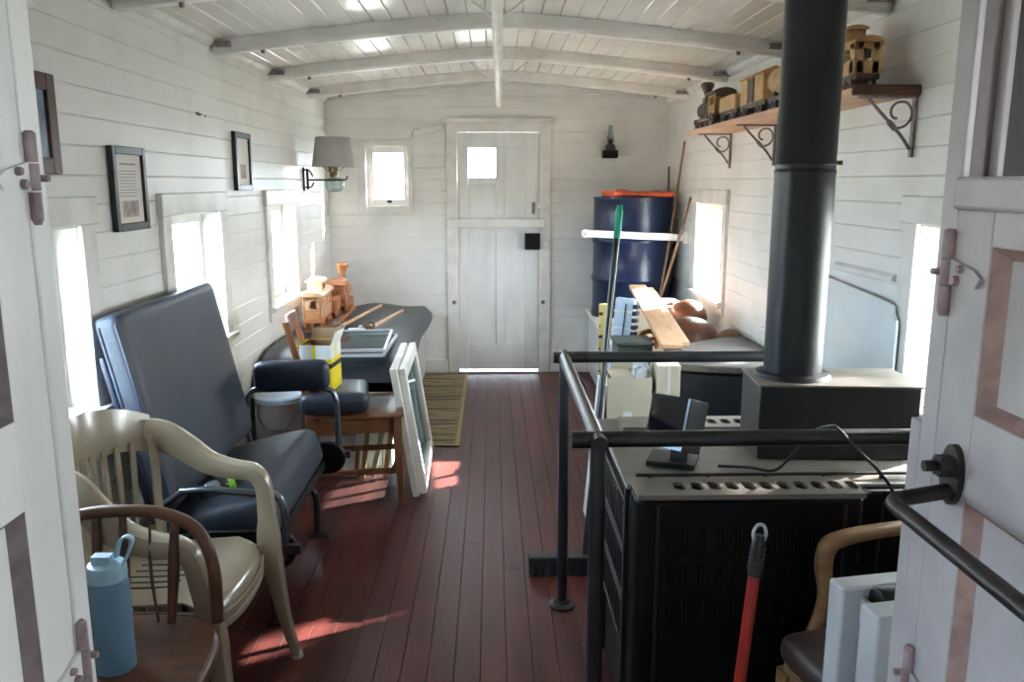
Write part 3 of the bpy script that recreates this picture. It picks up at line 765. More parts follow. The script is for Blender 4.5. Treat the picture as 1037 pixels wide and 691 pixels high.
# back cushion: thick slab leaning to the wall
B0 = Vector((-1.03, 0, .47)); B1 = Vector((-1.165, 0, 1.09)); ax = (B1 - B0).normalized(); nrm = Vector((ax.z, 0, -ax.x))
rotb = Matrix((nrm, (0, 1, 0), ax)).transposed()
L = (B1 - B0).length
g = G(); g.pad((B0 + B1) / 2 - nrm * .03 + Vector((0, ym, 0)), (.085, .90, L + .02), r=.028, rot=rotb, n=12); 
bc = build('backrest', g, 'vinyl', t, angle=60)
for off in (.0, -.06):                           # welt lines down the edges
    for s in (-1, 1):
        pts = [B0 + nrm * off * .9 + ax * (.02), B1 + nrm * off * .9 - ax * .02]
        build('piping', G().tube([p + Vector((0, ym + s * .446, 0)) for p in pts], .006, smooth=0, seg=8), 'navy', bc)
g = G(); g.pad((B0 + B1) / 2 - nrm * .082 + Vector((.012, ym, -.06)), (.025, .87, L - .10), r=.011, rot=rotb, n=6); build('backrest_rear', g, 'navy', t, angle=60)
# seat cushion, front edge higher
P0 = Vector((-1.13, 0, .36)); P1 = Vector((-.76, 0, .455)); ax2 = (P1 - P0).normalized(); nr2 = Vector((-ax2.z, 0, ax2.x))
rots = Matrix((ax2, (0, 1, 0), nr2)).transposed()
g = G(); g.pad((P0 + P1) / 2 - nr2 * .045 + Vector((0, ym, 0)), (.43, .83, .16), r=.05, puff=.03, rot=rots, n=12); build('seat_cushion', g, 'vinyl', t, angle=60)
g = G(); g.box((P0 + P1) / 2 - nr2 * .14 + Vector((0, ym, 0)), (.40, .80, .03), rots); build('seat_pan', g, 'black', t, bevel=.004)
# armrests: padded arm on a bent tube at both ends
for y, s, dz in ((sy1 + .04, 1, 0), (sy0 - .042, -1, -.11)):
    a = t
    if s > 0:
        g = G(); g.pad((-.855, y, .692 + dz), (.32, .075, .135), r=.045, rot=(0, R(-2), 0), n=10); a = build('armrest', g, 'navy', t, angle=60)
    else: build('arm_tube', G().tube([(-.995, y, .645 + dz), (-.9, y, .648 + dz), (-.775, y, .636 + dz)], .012, smooth=4), 'tube', t)
    g = G(); g.tube([(-1.03, y, .34), (-1.05, y, .42), (-1.06, y, .52 + dz * .3), (-1.04, y, .61 + dz), (-.99, y, .645 + dz)], .012, smooth=6); build('rear_tube', g, 'tube', a)
    g = G(); g.tube([(-.78, y, .635 + dz), (-.70, y, .632 + dz), (-.675, y, .60 + dz), (-.668, y, .55 + dz), (-.668, y, .42), (-.675, y, .30)], .0125, smooth=6); build('arm_tube', g, 'tube', a)
# walk-over mechanism and pressed-steel end plates
for y, s in ((sy1 + .03, 1), (sy0 - .03, -1)):
    g = G(); mt = Matrix(((1, 0, 0, 0), (0, 0, 1, y - .012), (0, 1, 0, 0), (0, 0, 0, 1)))
    g.prism([(-1.10, .27), (-1.10, .36), (-.95, .395)] + [(-.71 + .072 * math.cos(q), .33 + .072 * math.sin(q)) for q in (PI * .55 - PI * 1.1 * j / 12 for j in range(13))] + [(-.95, .24)], .024, mt)
    build('side_plate', g, 'black', t, bevel=.006)
    g = G(); g.tube([(-1.0, y + s * .02, .28), (-.80, y + s * .03, .30), (-.63, y + s * .02, .345)], .012, smooth=4); g.box((-.65, y + s * .02, .34), (.06, .03, .03)); build('tilt_lever', g, 'iron', t)
# floor frame
for y in (2.66, 3.38):
    g = G(); g.tube([(-1.06, y, .012), (-1.06, y, .17), (-1.03, y, .215), (-.98, y, .225), (-.82, y, .225), (-.775, y, .21), (-.757, y, .165), (-.757, y, .012)], .014, smooth=6); build('leg', g, 'iron', t)
    for x in (-1.06, -.757): build('foot_plate', G().span((x - .03, y - .02, 0), (x + .045, y + .02, .012)), 'iron', t, bevel=.003)
    g = G(); g.tube([(-.98, y - .01, .03), (-.74, y - .01, .28)], .010, smooth=0); build('brace', g, 'iron', t)
build('cross_tube', G().cyl((-.9, 2.66, .225), (-.9, 3.38, .225), .013), 'iron', t)

# clear jar with a green lid lying on the seat
t = thing('plastic_jar', 'clear jar with lime green lid lying on the padded seat', 'jar', (-.955, 2.72, .45))
jm = Matrix.Translation((-.945, 2.70, .482)) @ Matrix.Rotation(R(78), 4, Vector((-.35, 1, 0)).normalized())
g = G(); g.lathe([(0, -.05), (.032, -.05), (.036, -.044), (.036, .03), (.03, .042), (.026, .046), (0, .046)], (0, 0, 0), 20); build('jar', g.xf(jm), 'clear', t)
g = G(); g.lathe([(0, .046), (.030, .046), (.030, .066), (0, .066)], (0, 0, 0), 20); build('lid', g.xf(jm), 'lime', t)
g = G(); g.pad((0, 0, -.008), (.05, .05, .06), r=.02, n=4); build('crumpled_filling', g.xf(jm), 'palegrey', t)

# white pail with a lid, behind the seat
t = thing('pail', 'white lidded pail on the floor behind the padded seat', 'bucket', (-1.07, 4.06, 0))
build('pail_body', G().lathe([(0, .0), (.085, .0), (.09, .01), (.104, .42), (.108, .43), (0, .43)], (-1.07, 4.06, 0), 28), 'palegrey', t)
build('lid', G().lathe([(.112, .425), (.116, .43), (.116, .45), (.108, .458), (.09, .455), (0, .457)], (-1.07, 4.06, 0), 28), 'paleblue', t)
g = G(); g.tube([(-1.07 + .106 * math.cos(a), 4.06 - .10 * math.sin(a) - .008, .40 - .10 * math.sin(a)) for a in (PI * j / 10 for j in range(11))], .003, smooth=2); build('handle', g, 'tube', t)

# ---------------------------------------------------------------- oak chair facing the aisle
ocx, ocy, orz = -.665, 3.90, R(8)
t = thing('oak_chair', 'brown wooden side chair in front of the bench end', 'chair', (ocx, ocy, 0), orz)
def K(name, g, m, **k): return build(name, g, m, t, world=False, **k)
g = G(); g.sweep([(-.20, 0, .44), (-.1, 0, .437), (.1, 0, .437), (.225, 0, .44)], [.36, .40, .43, .43], .026, (0, 1, 0), power=8); K('seat', g, 'oak')
for s in (-1, 1):
    g = G(); g.sweep([(.195, s * .185, .43), (.20, s * .19, .2), (.205, s * .195, .0)], [.042, .036, .026], [.042, .036, .026], (0, 1, 0), smooth=3, power=6)
    lg = K('leg', g, 'oak'); build('foot_glide', G().cyl((.205, s * .195, 0), (.205, s * .195, .008), .012), 'iron', lg, world=False)
    g = G(); g.sweep([(-.255, s * .175, .0), (-.21, s * .17, .22), (-.20, s * .168, .44), (-.235, s * .17, .66), (-.29, s * .175, .885)], [.028, .036, .042, .036, .030], [.028, .036, .042, .034, .024], (0, 1, 0), smooth=4, power=6)
    K('back_post', g, 'oak')
    g = G(); g.box((0, s * .175, .385), (.40, .018, .065)); K('apron', g, 'oak', bevel=.003)
    g = G(); g.box((-.01, s * .182, .165), (.42, .016, .028)); K('stretcher', g, 'oak', bevel=.004)
g = G(); g.box((.195, 0, .385), (.018, .36, .065)); g.box((-.20, 0, .385), (.018, .32, .065)); K('apron', g, 'oak', bevel=.003)
g = G(); g.box((.0, 0, .165), (.02, .36, .028)); K('stretcher', g, 'oak', bevel=.004)
g = G(); g.sweep([(-.275, -.17, .845), (-.295, 0, .85), (-.275, .17, .845)], .085, .02, (-.2, 0, 1), smooth=6, power=6); K('crest_rail', g, 'oak')
g = G(); g.sweep([(-.235, -.165, .64), (-.25, 0, .64), (-.235, .165, .64)], .05, .018, (-.2, 0, 1), smooth=6, power=6); K('back_slat', g, 'oak')
# loose vinyl cushion on it
t2 = thing('seat_cushion', 'loose dark vinyl cushion on the oak chair seat', 'cushion', (-.745, 3.83, .454), R(8))
build('cushion_body', G().pad((0, 0, .05), (.31, .33, .096), r=.035, puff=.006, n=10), 'navy', t2, world=False, angle=60)
t2.children[0].data.materials[0] = mat('dark_blue_grey_vinyl', (46, 52, 66), .4, rgb2=(40, 46, 60), nscale=4, bump=.1, bscale=140)
# yellow carton
bz = .557
t = thing('carton', 'open yellow and white carton on the dark cushion', 'box', (-.80, 3.80, bz), R(-6))
w, d, h, th = .145, .16, .215, .003
def cart(name, g, m, p=None, **k): return build(name, g, m, p or t, world=False, **k)
g = G(); g.span((-w / 2, -d / 2, 0), (w / 2, d / 2, th)); g.span((-w / 2, -d / 2, 0), (-w / 2 + th, d / 2, h)); g.span((w / 2 - th, -d / 2, 0), (w / 2, d / 2, h)); g.span((-w / 2, -d / 2, 0), (w / 2, -d / 2 + th, h)); g.span((-w / 2, d / 2 - th, 0), (w / 2, d / 2, h))
bd = cart('box_body', g, 'yellow')
g = G(); e = .0006; g.span((-w / 2 - e, -d / 2 - e, h * .70), (w / 2 + e, -d / 2, h + .0003)); g.span((w / 2, -d / 2 - e, h * .70), (w / 2 + e, d / 2, h + .0003)); cart('white_top_panel', g, 'white', bd)
g = G(); g.span((-w / 2 + .06, -d / 2 - 2 * e, h * .70), (-w / 2 + .075, -d / 2 - e, h)); cart('yellow_stripe', g, 'yellow', bd)
g = G(); g.span((w / 2 + e, -.01, h * .7), (w / 2 + 2 * e, .01, h)); cart('yellow_stripe', g, 'yellow', bd)
g = G(); g.span((-w / 2 - 2 * e, -d / 2 - 2 * e, h * .50), (w / 2 + e, -d / 2, h * .60)); g.span((w / 2, -d / 2 - e, h * .50), (w / 2 + 2 * e, d / 2, h * .60)); cart('black_band', g, 'rubber', bd)
g = G()
for i, (a, b, c_, dd) in enumerate(((-.055, .515, -.045, .585), (-.04, .515, -.02, .585), (.0, .515, .022, .585), (.028, .515, .05, .585))): g.span((a, -d / 2 - 3 * e, h * b), (c_, -d / 2 - 2 * e, h * dd))
cart('band_lettering', g, 'offwhite', bd)
g = G(); g.span((.005, -d / 2 - 2 * e, h * .36), (.06, -d / 2, h * .47)); cart('info_panel', g, 'palegrey', bd)
g = G()
for cx, cz_, r in ((-.03, .30, .026), (-.015, .18, .022), (.015, .10, .024), (.03, .2, .018)): g.cyl((cx, -d / 2, h * cz_), (cx, -d / 2 - 2 * e, h * cz_), r, seg=14)
cart('printed_food', g, 'pink', bd)
g = G()
for cx, cz_, r in ((-.04, .36, .014), (-.005, .25, .012), (.03, .09, .012)): g.cyl((cx, -d / 2, h * cz_), (cx, -d / 2 - 3 * e, h * cz_), r, seg=14)
cart('printed_fruit', g, 'sticker', bd)
g = G(); g.span((-w / 2 + th, -d / 2 + th, .004), (w / 2 - th, -d / 2 + th + .001, h - .002)); g.span((-w / 2 + th, d / 2 - th - .001, .004), (w / 2 - th, d / 2 - th, h - .002)); g.span((-w / 2 + th, -d / 2 + th, .004), (-w / 2 + th + .001, d / 2 - th, h)); g.span((w / 2 - th - .001, -d / 2 + th, .004), (w / 2 - th, d / 2 - th, h)); cart('lining', g, 'cardboard', bd)
g = G(); g.box((w / 2 + .012, 0, h + .03), (.002, d * .96, .062), (0, R(22), 0)); cart('flap', g, 'white')
g = G(); g.box((-w / 2 - .025, 0, h - .02), (.002, d * .96, .062), (0, R(38), 0)); cart('flap', g, 'yellow')
g = G(); g.box((0, d / 2 + .01, h + .026), (w * .95, .002, .055), (R(-20), 0, 0)); cart('flap', g, 'cardboard')

# two old white window sashes leaning on the chair
def old_sash(label, x_, y_, w_, h_, lean, rz, m):
    t = thing('window_sash', label, 'window frame', (x_, y_, 0), R(rz))
    mt = Matrix.Rotation(R(-lean), 4, 'Y')
    f = .058; g = G()
    for a, b in (((0, 0), (f, h_)), ((w_ - f, 0), (w_, h_)), ((f, 0), (w_ - f, f + .02)), ((f, h_ - f), (w_ - f, h_))): g.span((-.017, a[0], a[1]), (.017, b[0], b[1]))
    build('frame', g.xf(mt), m, t, world=False, bevel=.004)
    build('pane', G().span((-.003, f - .005, f + .01), (.003, w_ - f + .005, h_ - f + .005)).xf(mt), 'clear', t, world=False)
    return t
old_sash('white glazed window sash leaning outermost on the oak chair', -.340, 3.86, .68, .635, 8.5, 1, 'white')
old_sash('white glazed window sash leaning innermost against the oak chair', -.374, 3.82, .66, .645, 8.5, 1.5, 'trim')

# pale strips and a board leaning on the bench end
for k, (x_, tx, m, lab) in enumerate(((-.675, .05, 'pine', 'left pale wood strip leaning on the bench end'), (-.625, .09, 'offwhite', 'middle cream wood strip leaning on the bench end'), (-.56, .06, 'pine', 'right pale wood strip leaning on the bench end'))):
    g = G(); g.box((x_ + tx / 2, 4.125, .20), (.026, .014, .40), (R(-9), R(math.degrees(math.atan2(tx, .4))), 0))
    props(build('wood_strip', g, m, None, bevel=.003), lab, 'wood strip')
g = G(); g.box((-.745, 4.135, .195), (.075, .016, .385), (R(-8), 0, 0)); props(build('white_board', g, 'white', None, bevel=.003), 'short white board leaning on the bench end behind oak chair', 'board')

# woven mat
t = thing('floor_mat', 'tan woven mat on the floor before the back door', 'rug', (-.36, 5.5, 0))
g = G(); g.span((-.575, 4.60, .0005), (-.195, 6.42, .008)); build('mat_body', g, 'rug', t, bevel=.003)
for y in (4.68, 4.80, 5.02, 5.1, 5.38, 5.62, 5.7, 6.0, 6.25): build('woven_band', G().span((-.565, y, .008), (-.225, y + .035, .0088)), 'rugband', t)
g = G()
for a, b in (((-.575, 4.60), (-.555, 6.42)), ((-.215, 4.60), (-.195, 6.42)), ((-.555, 4.60), (-.215, 4.615))): g.span((*a, .008), (*b, .0092))
build('mat_border', g, 'rugedge', t)

# ---------------------------------------------------------------- beige plastic armchair
t = thing('plastic_armchair', 'beige moulded plastic armchair beside the padded seat', 'chair', (-.93, 2.205, 0), R(-3))
def P_(name, g, m='plastic', **k): return build(name, g, m, t, world=False, **k)
def solid(grid, th):
    """grid of points (rows) given a thickness downward along normals"""
    rows = [[Vector(p) for p in r] for r in grid]; g = G(); n, m = len(rows), len(rows[0]); bot = []
    for i in range(n):
        br = []
        for j in range(m):
            du = rows[min(i + 1, n - 1)][j] - rows[max(i - 1, 0)][j]; dv = rows[i][min(j + 1, m - 1)] - rows[i][max(j - 1, 0)]
            br.append(rows[i][j] - du.cross(dv).normalized() * th)
        bot.append(br)
    A = [[g.bm.verts.new(p) for p in r] for r in rows]; Bt = [[g.bm.verts.new(p) for p in r] for r in bot]
    for i in range(n - 1):
        for j in range(m - 1):
            g.bm.faces.new((A[i][j], A[i + 1][j], A[i + 1][j + 1], A[i][j + 1])); g.bm.faces.new((Bt[i][j], Bt[i][j + 1], Bt[i + 1][j + 1], Bt[i + 1][j]))
    for i in range(n - 1):
        g.bm.faces.new((A[i][0], Bt[i][0], Bt[i + 1][0], A[i + 1][0])); g.bm.faces.new((A[i][-1], A[i + 1][-1], Bt[i + 1][-1], Bt[i][-1]))
    for j in range(m - 1):
        g.bm.faces.new((A[0][j], A[0][j + 1], Bt[0][j + 1], Bt[0][j])); g.bm.faces.new((A[-1][j], Bt[-1][j], Bt[-1][j + 1], A[-1][j + 1]))
    return g
n, m = 14, 14; grid = []
prof = [(-.185, .425), (-.15, .412), (-.1, .408), (0, .412), (.1, .42), (.17, .424), (.205, .418), (.228, .398), (.236, .36), (.238, .325)]
for px_, pz_ in prof:
    row = []
    for j in range(m + 1):
        v = -1 + 2 * j / m
        hw = .205 if px_ < .2 else .205 + (px_ - .2) * .2
        bow = -.03 * abs(v) ** 3 if px_ > .15 else 0
        row.append((px_ + bow, v * hw, pz_ + .012 * v * v * (1 if px_ < .2 else .2) + (0.0 if px_ < .236 else .022 * (v * v))))
    grid.append(row)
P_('seat', solid(grid, .006), angle=50)
g = G()
for k in range(6):
    y = -.09 + .036 * k
    g.tube([(-.09, y, .4085 + .3 * y * y), (-.0, y, .4125 + .3 * y * y), (.07, y, .4180 + .3 * y * y)], .0028, seg=6, smooth=4)
P_('seat_slot', g, 'rubber')
for k in range(2):
    g = G(); g.tube([(.238 - .03 * abs(v) ** 3, v * .207, .372 - .028 * k + .012 * v * v) for v in (-.9, -.6, -.3, 0, .3, .6, .9)], .005, seg=8, smooth=3)
    P_('seat_lip_rib', g)
# back: wide curved top band, slats, lower band
def backpt(v, z):
    c = .10 * (1 - v * v)
    return Vector((-.085 - c - (z - .43) * .07, v * (.215 + (z - .43) * .06), z))
grid = []
for i in range(9):
    f = i / 8; row = []
    for j in range(17):
        v = -1 + 2 * j / 16
        zt = .865 - .055 * abs(v) ** 3; zb = .735 - .035 * abs(v) ** 2
        row.append(backpt(v, zb + (zt - zb) * f) + Vector((-.012 * f * f, 0, 0)))
    grid.append(row)
P_('top_band', solid(grid, -.007), angle=60)
grid = [[backpt(-1 + 2 * j / 12, .425 + .05 * i / 3) for j in range(13)] for i in range(4)]
P_('lower_band', solid(grid, -.007), angle=60)
for k in range(9):
    v = -.72 + .18 * k
    g = G(); g.sweep([backpt(v * .92, .465), backpt(v, .60), backpt(v * 1.04, .742)], .027, .009, (0, 1, 0), smooth=5); P_('back_slat', g)
for s in (-1, 1):
    g = G(); g.sweep([backpt(s * .93, .43), backpt(s * .95, .56), backpt(s * .97, .67), backpt(s * .97, .76)], [.06, .05, .055, .06], .010, (0, 1, 0), smooth=5); P_('side_rail', g)
    # arm flowing from the top band forward, then bending into the front leg
    g = G(); g.sweep([(-.135, s * .212, .758), (-.085, s * .242, .742), (-.02, s * .264, .692), (.04, s * .272, .648), (.11, s * .275, .627), (.172, s * .273, .618), (.203, s * .266, .58), (.213, s * .256, .51), (.220, s * .240, .44), (.224, s * .233, .39)],
                       [.014, .03, .05, .062, .064, .060, .044, .040, .044, .048], [.095, .10, .085, .066, .055, .050, .052, .056, .060, .05], (0, 1, 0), smooth=6)
    P_('armrest', g)
    g = G(); g.sweep([(.219, s * .245, .475), (.222, s * .236, .42), (.232, s * .235, .33), (.258, s * .246, .14), (.284, s * .256, .012)], [.046, .056, .060, .044, .034], [.058, .072, .060, .034, .024], (0, 1, 0), smooth=5); lg = P_('leg', g)
    build('foot', G().lathe([(0, 0), (.017, 0), (.019, .006), (.014, .022), (0, .024)], (.286, s * .256, 0), 12), 'white', lg, world=False)
    g = G(); g.sweep([(-.14, s * .205, .43), (-.175, s * .215, .28), (-.215, s * .23, .10), (-.23, s * .238, .0)], [.07, .052, .042, .036], [.04, .03, .024, .02], (0, 1, 0), smooth=5); P_('leg', g)
    g = G(); g.box((.03, s * .208, .385), (.36, .010, .05)); P_('side_skirt', g, bevel=.003)

# ---------------------------------------------------------------- dark wooden chair with low bow back
t = thing('bow_back_chair', 'dark wooden chair with low hooped back by the doorway', 'chair', (-.88, 1.68, 0))
def W_(name, g, m='darkwood', **k): return build(name, g, m, t, world=False, **k)
g = G(); pr = []
for j in range(36):
    a = 2 * PI * j / 36; k = 1 / (abs(math.cos(a)) ** 3.2 + abs(math.sin(a)) ** 3.2) ** (1 / 3.2)
    pr.append((.25 * math.cos(a) * k * (1 - .05 * math.sin(a)), .235 * math.sin(a) * k))
g.prism(pr, .036, Matrix.Translation((0, 0, .414))); W_('seat', g, bevel=.012, seg=3)
hoop = [(-.205, .205, .445), (-.212, .212, .56), (-.19, .222, .66), (-.12, .228, .712), (0, .23, .722), (.09, .229, .712), (.165, .222, .672), (.200, .212, .58), (.205, .202, .445)]
g = G(); g.tube(hoop, .0155, seg=14, smooth=6); W_('hoop_back', g)
for x, zt, r in ((-.14, .69, .011), (-.075, .71, .013), (-.012, .714, .012), (.05, .712, .004), (.105, .70, .013)):
    g = G(); g.tube([(x * .92 + (.0 if r > .006 else .02), .192, .448), (x, .21, .58), (x * 1.04, .226, zt)], r, seg=10, smooth=4, radii=[r * .8, r * 1.1, r * .75]); W_('spindle', g)
for sx in (-1, 1):
    for sy in (-1, 1):
        g = G(); g.tube([(sx * .15, sy * .14, .42), (sx * .185, sy * .175, .2), (sx * .215, sy * .205, 0)], .02, seg=12, smooth=4, radii=[.014, .021, .019, .012]); W_('leg', g)
    g = G(); g.cyl((sx * .188, -.178, .19), (sx * .188, .178, .19), .010); W_('stretcher', g)
g = G(); g.cyl((-.188, 0, .19), (.188, 0, .19), .010); W_('stretcher', g)
# bottle on it
bx, by = -.832, 1.68
t = thing('water_bottle', 'powder blue water bottle standing on the dark wooden chair', 'bottle', (bx, by, .45))
g = G(); g.lathe([(0, .0), (.034, .0), (.038, .004), (.038, .20), (.0365, .208), (.032, .214), (0, .214)], (0, 0, 0), 32).xf(Matrix.Diagonal((1.12, 1.12, .98, 1))); build('bottle_body', g, 'bottle', t, world=False)
g = G(); g.lathe([(.033, .214), (.0365, .217), (.0365, .243), (.033, .252), (.018, .256), (.014, .262), (0, .262)], (0, 0, 0), 32); g.box((-.006, 0, .262), (.035, .022, .018)); g.xf(Matrix.Diagonal((1.12, 1.12, .98, 1))); ld = build('lid', g, 'bottlelid', t, world=False)
g = G(); g.sweep([(.030, .0, .236), (.042, 0, .255), (.056, 0, .285), (.060, 0, .302), (.048, 0, .308), (.034, 0, .296), (.024, 0, .262)], .016, .006, (0, 1, 0), smooth=6); build('carry_loop', g, 'bottlelid', ld, world=False)

# ================================================================== RIGHT SIDE
# guard rail of iron pipe round the heater
t = thing('guard_rail', 'black iron pipe guard rail round the heater', 'railing', (.243, 2.3, 0))
RZ = .914
g = G(); g.tube([(XR - .012, 1.845, RZ), (.262, 1.845, RZ), (.247, 1.848, RZ - .002), (.243, 1.865, RZ), (.243, 2.745, RZ), (.246, 2.762, RZ - .002), (.262, 2.765, RZ), (1.005, 2.765, RZ)], .0195, seg=16, smooth=4); build('top_rail', g, 'rail', t, angle=60)
for y, r in ((1.852, .0195), (2.758, .0185)):
    g = G(); g.cyl((.246, y, .012), (.246, y, RZ - .004), r, seg=18); po = build('post', g, 'rail', t)
    g = G(); g.lathe([(0, 0), (.048, 0), (.048, .008), (.03, .014), (.026, .024), (.0, .024)], (.246, y, 0), 20); build('floor_flange', g, 'iron', po)
build('wall_flange', G().cyl((XR - .012, 1.845, RZ), (XR - .0005, 1.845, RZ), .045, seg=20), 'iron', t)
g = G(); g.cyl((1.0, 2.765, RZ - .028), (1.0, 2.765, RZ + .028), .024); g.cyl((1.0, 2.765, .012), (1.0, 2.765, RZ), .0185); build('post', g, 'rail', t)
g = G(); g.lathe([(0, 0), (.048, 0), (.048, .008), (.03, .014), (.026, .024), (.0, .024)], (1.0, 2.765, 0), 20); build('floor_flange', g, 'iron', t)

# heater ------------------------------------------------------------------
hx0, hx1, hy0, hy1, hz = .335, 1.12, 1.955, 2.58, .75
t = thing('heater', 'large black enamel cabinet heater with slotted top behind pipe rail', 'heater', (.72, 2.25, 0))
build('cabinet', G().span((hx0 + .008, hy0, .05), (hx1, hy1, hz - .012)), 'black', t, bevel=.01)
g = G(); g.span((hx0, hy0 + .02, hz - .014), (hx1 + .004, hy1 + .004, hz)); tp = build('top_plate', g, 'heatertop', t, bevel=.006)
g = G(); g.tube([(hx0 + .04, 2.02, hz + .016), (hx0 + .05, 2.10, hz + .016)], .004) if False else None
g.tube([(hx0 + .03, 2.012, hz + .014), (hx1 - .05, 2.012, hz + .014)], .0045, seg=8, smooth=0)
for x in (.40, .55, .70, .85, 1.0): g.cyl((x, 2.012, hz - .002), (x, 2.012, hz + .016), .005, seg=8)
build('top_rod', g, 'iron', t)
def slots(g, x0, dx, nn, y0, y1, z0, z1, xa, xb, r):
    """plate xa..xb x y0..y1 pierced by a row of oblong slots, built strip by strip"""
    cy = (y0 + y1) / 2
    xs = sorted({xa, xb} | {x0 + i * dx + q for i in range(nn) for q in (-r, r)})
    g.span((xa, y0, z0), (xb, cy - .028, z1)); g.span((xa, cy + .028, z0), (xb, y1, z1))
    edges = [xa] + [x0 + i * dx + q for i in range(nn) for q in (-r, r)] + [xb]
    for a, b in zip(edges[::2], edges[1::2]): g.span((a, cy - .028, z0), (b, cy + .028, z1))
    for i in range(nn):                     # rounded slot ends
        c = x0 + i * dx
        for s in (-1, 1):
            yc = cy + s * (.028 - r)
            for h in (-1, 1):
                pts = [(c + h * r, cy + s * .028)] + [(c + h * r * math.cos(a), yc + s * r * math.sin(a)) for a in (PI / 2 * j / 6 for j in range(7))][::-1]
                pts = [(c + h * r, cy + s * .028), (c, cy + s * .028)] + [(c + h * r * math.sin(a), yc + s * r * math.cos(a)) for a in (PI / 2 * j / 6 for j in range(7))]
                g.prism(pts, z1 - z0, Matrix.Translation((0, 0, z0)))
# front casing, bulging towards the room
g = G(); cy0 = 1.875
prof = [(.345, 1.965)] + [(.345 + .03 * (1 - math.cos(a)), 1.905 - .03 * math.sin(a)) for a in (PI / 2 * j / 6 for j in range(7))] + [(.875 + .03 * math.sin(a), 1.905 - .03 * math.cos(a)) for a in (PI / 2 * j / 6 for j in range(7))] + [(.905, 1.965)]
g.prism(prof, hz - .005 - .10, Matrix.Translation((0, 0, .10))); fc = build('front_casing', g, 'black', t, bevel=.004)
g = G(); slots(g, .462, .0433, 11, 1.882, 2.004, hz - .003, hz + .010, .350, .905, .0145)
build('slotted_top', g, 'heatertop', t, bevel=.0)
g = G(); slots(g, .60, .0433, 9, 2.44, 2.56, hz - .001, hz + .012, .40, 1.06, .0145); build('slotted_top', g, 'heatertop', t)
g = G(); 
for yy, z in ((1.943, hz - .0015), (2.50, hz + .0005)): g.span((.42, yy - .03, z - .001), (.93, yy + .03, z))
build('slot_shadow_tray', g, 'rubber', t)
g = G()
for zc_ in (.645, .553, .461):                     # rows of scalloped louvres
    for k in range(11):
        x = .445 + k * .043
        pts = [(x + .0165 * math.cos(a), zc_ - .022 + .0165 * math.sin(a)) for a in (PI + PI * j / 10 for j in range(11))]
        g.tube([(pts[0][0], 1.874, zc_ + .03)] + [(p, 1.873, q) for p, q in pts] + [(pts[-1][0], 1.874, zc_ + .03)], .0028, seg=6, smooth=0)
build('louvre', g, 'black', fc)
for x in (.398, .852): build('casing_bead', G().cyl((x, 1.876, .10), (x, 1.876, .735), .006, seg=10), 'stove', fc)
# side grille
g = G()
for a, b in (((1.97, .08), (1.985, .74)), ((2.34, .08), (2.36, .74))): g.span((hx0 - .004, a[0], a[1]), (hx0 + .01, b[0], b[1]))
for z in (.70, .575, .56, .44, .425, .30): g.span((hx0 - .004, 1.985, z), (hx0 + .01, 2.34, z + .014))
build('side_frame', g, 'stove', t, bevel=.002)
g = G()
for z in (.585, .45, .315):
    for k in range(12): g.span((hx0 - .002, 1.992 + .029 * k, z), (hx0 + .008, 2.008 + .029 * k, z + .105))
build('side_louvre', g, 'black', t, bevel=.002)
g = G(); 
for x, y in ((.40, 1.985), (1.06, 1.985), (.40, 2.52), (1.06, 2.52)): g.cyl((x, y, 0), (x, y, .06), .022, .016, 12)
build('foot', g, 'palegrey', t)
g = G(); g.cyl((.41, 1.866, .105), (.41, 1.876, .105), .012, seg=12); build('adjuster', g, 'palegrey', t)

# flue box and stove pipe
t = thing('flue_box', 'dark steel flue box standing on the heater top', 'flue box', (.95, 2.27, hz + .001), R(-4))
g = G(); g.span((-.215, -.115, 0), (.215, .10, .205)); build('box_body', g, 'stove', t, world=False, bevel=.004)
g = G(); g.box((0, -.007, .207), (.44, .224, .006)); build('box_lid', g, 'heatertop', t, world=False, bevel=.002)
g = G(); g.cyl((-.02, .06, .21), (-.02, .06, .235), .012); g.sphere((-.02, .06, .245), .014, (1, 1, 1.2)); g.cyl((.10, -.112, .06), (.10, -.118, .06), .008); build('damper_knob', g, 'iron', t, world=False)
px, py = .853, 2.285
t = thing('stove_pipe', 'tall black stove pipe rising from the flue box to ceiling', 'stove pipe', (px, py, .962))
g = G(); g.lathe([(.079, .961), (.080, 1.0), (.080, 1.52), (.0815, 1.525), (.0815, 1.532), (.079, 1.536), (0.077, 1.54)], (px, py, 0), 40); build('lower_section', g, 'pipe', t)
g = G(); g.lathe([(.0785, 1.53), (.0795, 1.545), (.081, 1.549), (.079, 1.553), (.079, 2.30)], (px, py, 0), 40); build('upper_section', g, 'pipe', t)
g = G(); g.lathe([(.080, .961), (.105, .961), (.10, .972), (.083, .976), (.080, .976)], (px, py, 0), 40); build('base_collar', g, 'stove', t)
g = G(); g.lathe([(.079, zc(px) - .012), (.14, zc(px) - .012), (.14, zc(px) + .006), (.079, zc(px) + .006)], (px, py, 0), 40); build('ceiling_collar', g, 'pipe', t)
g = G(); g.cyl((px + .07, py - .035, 1.552), (px + .084, py - .042, 1.552), .006); build('screw', g, 'stick', t)

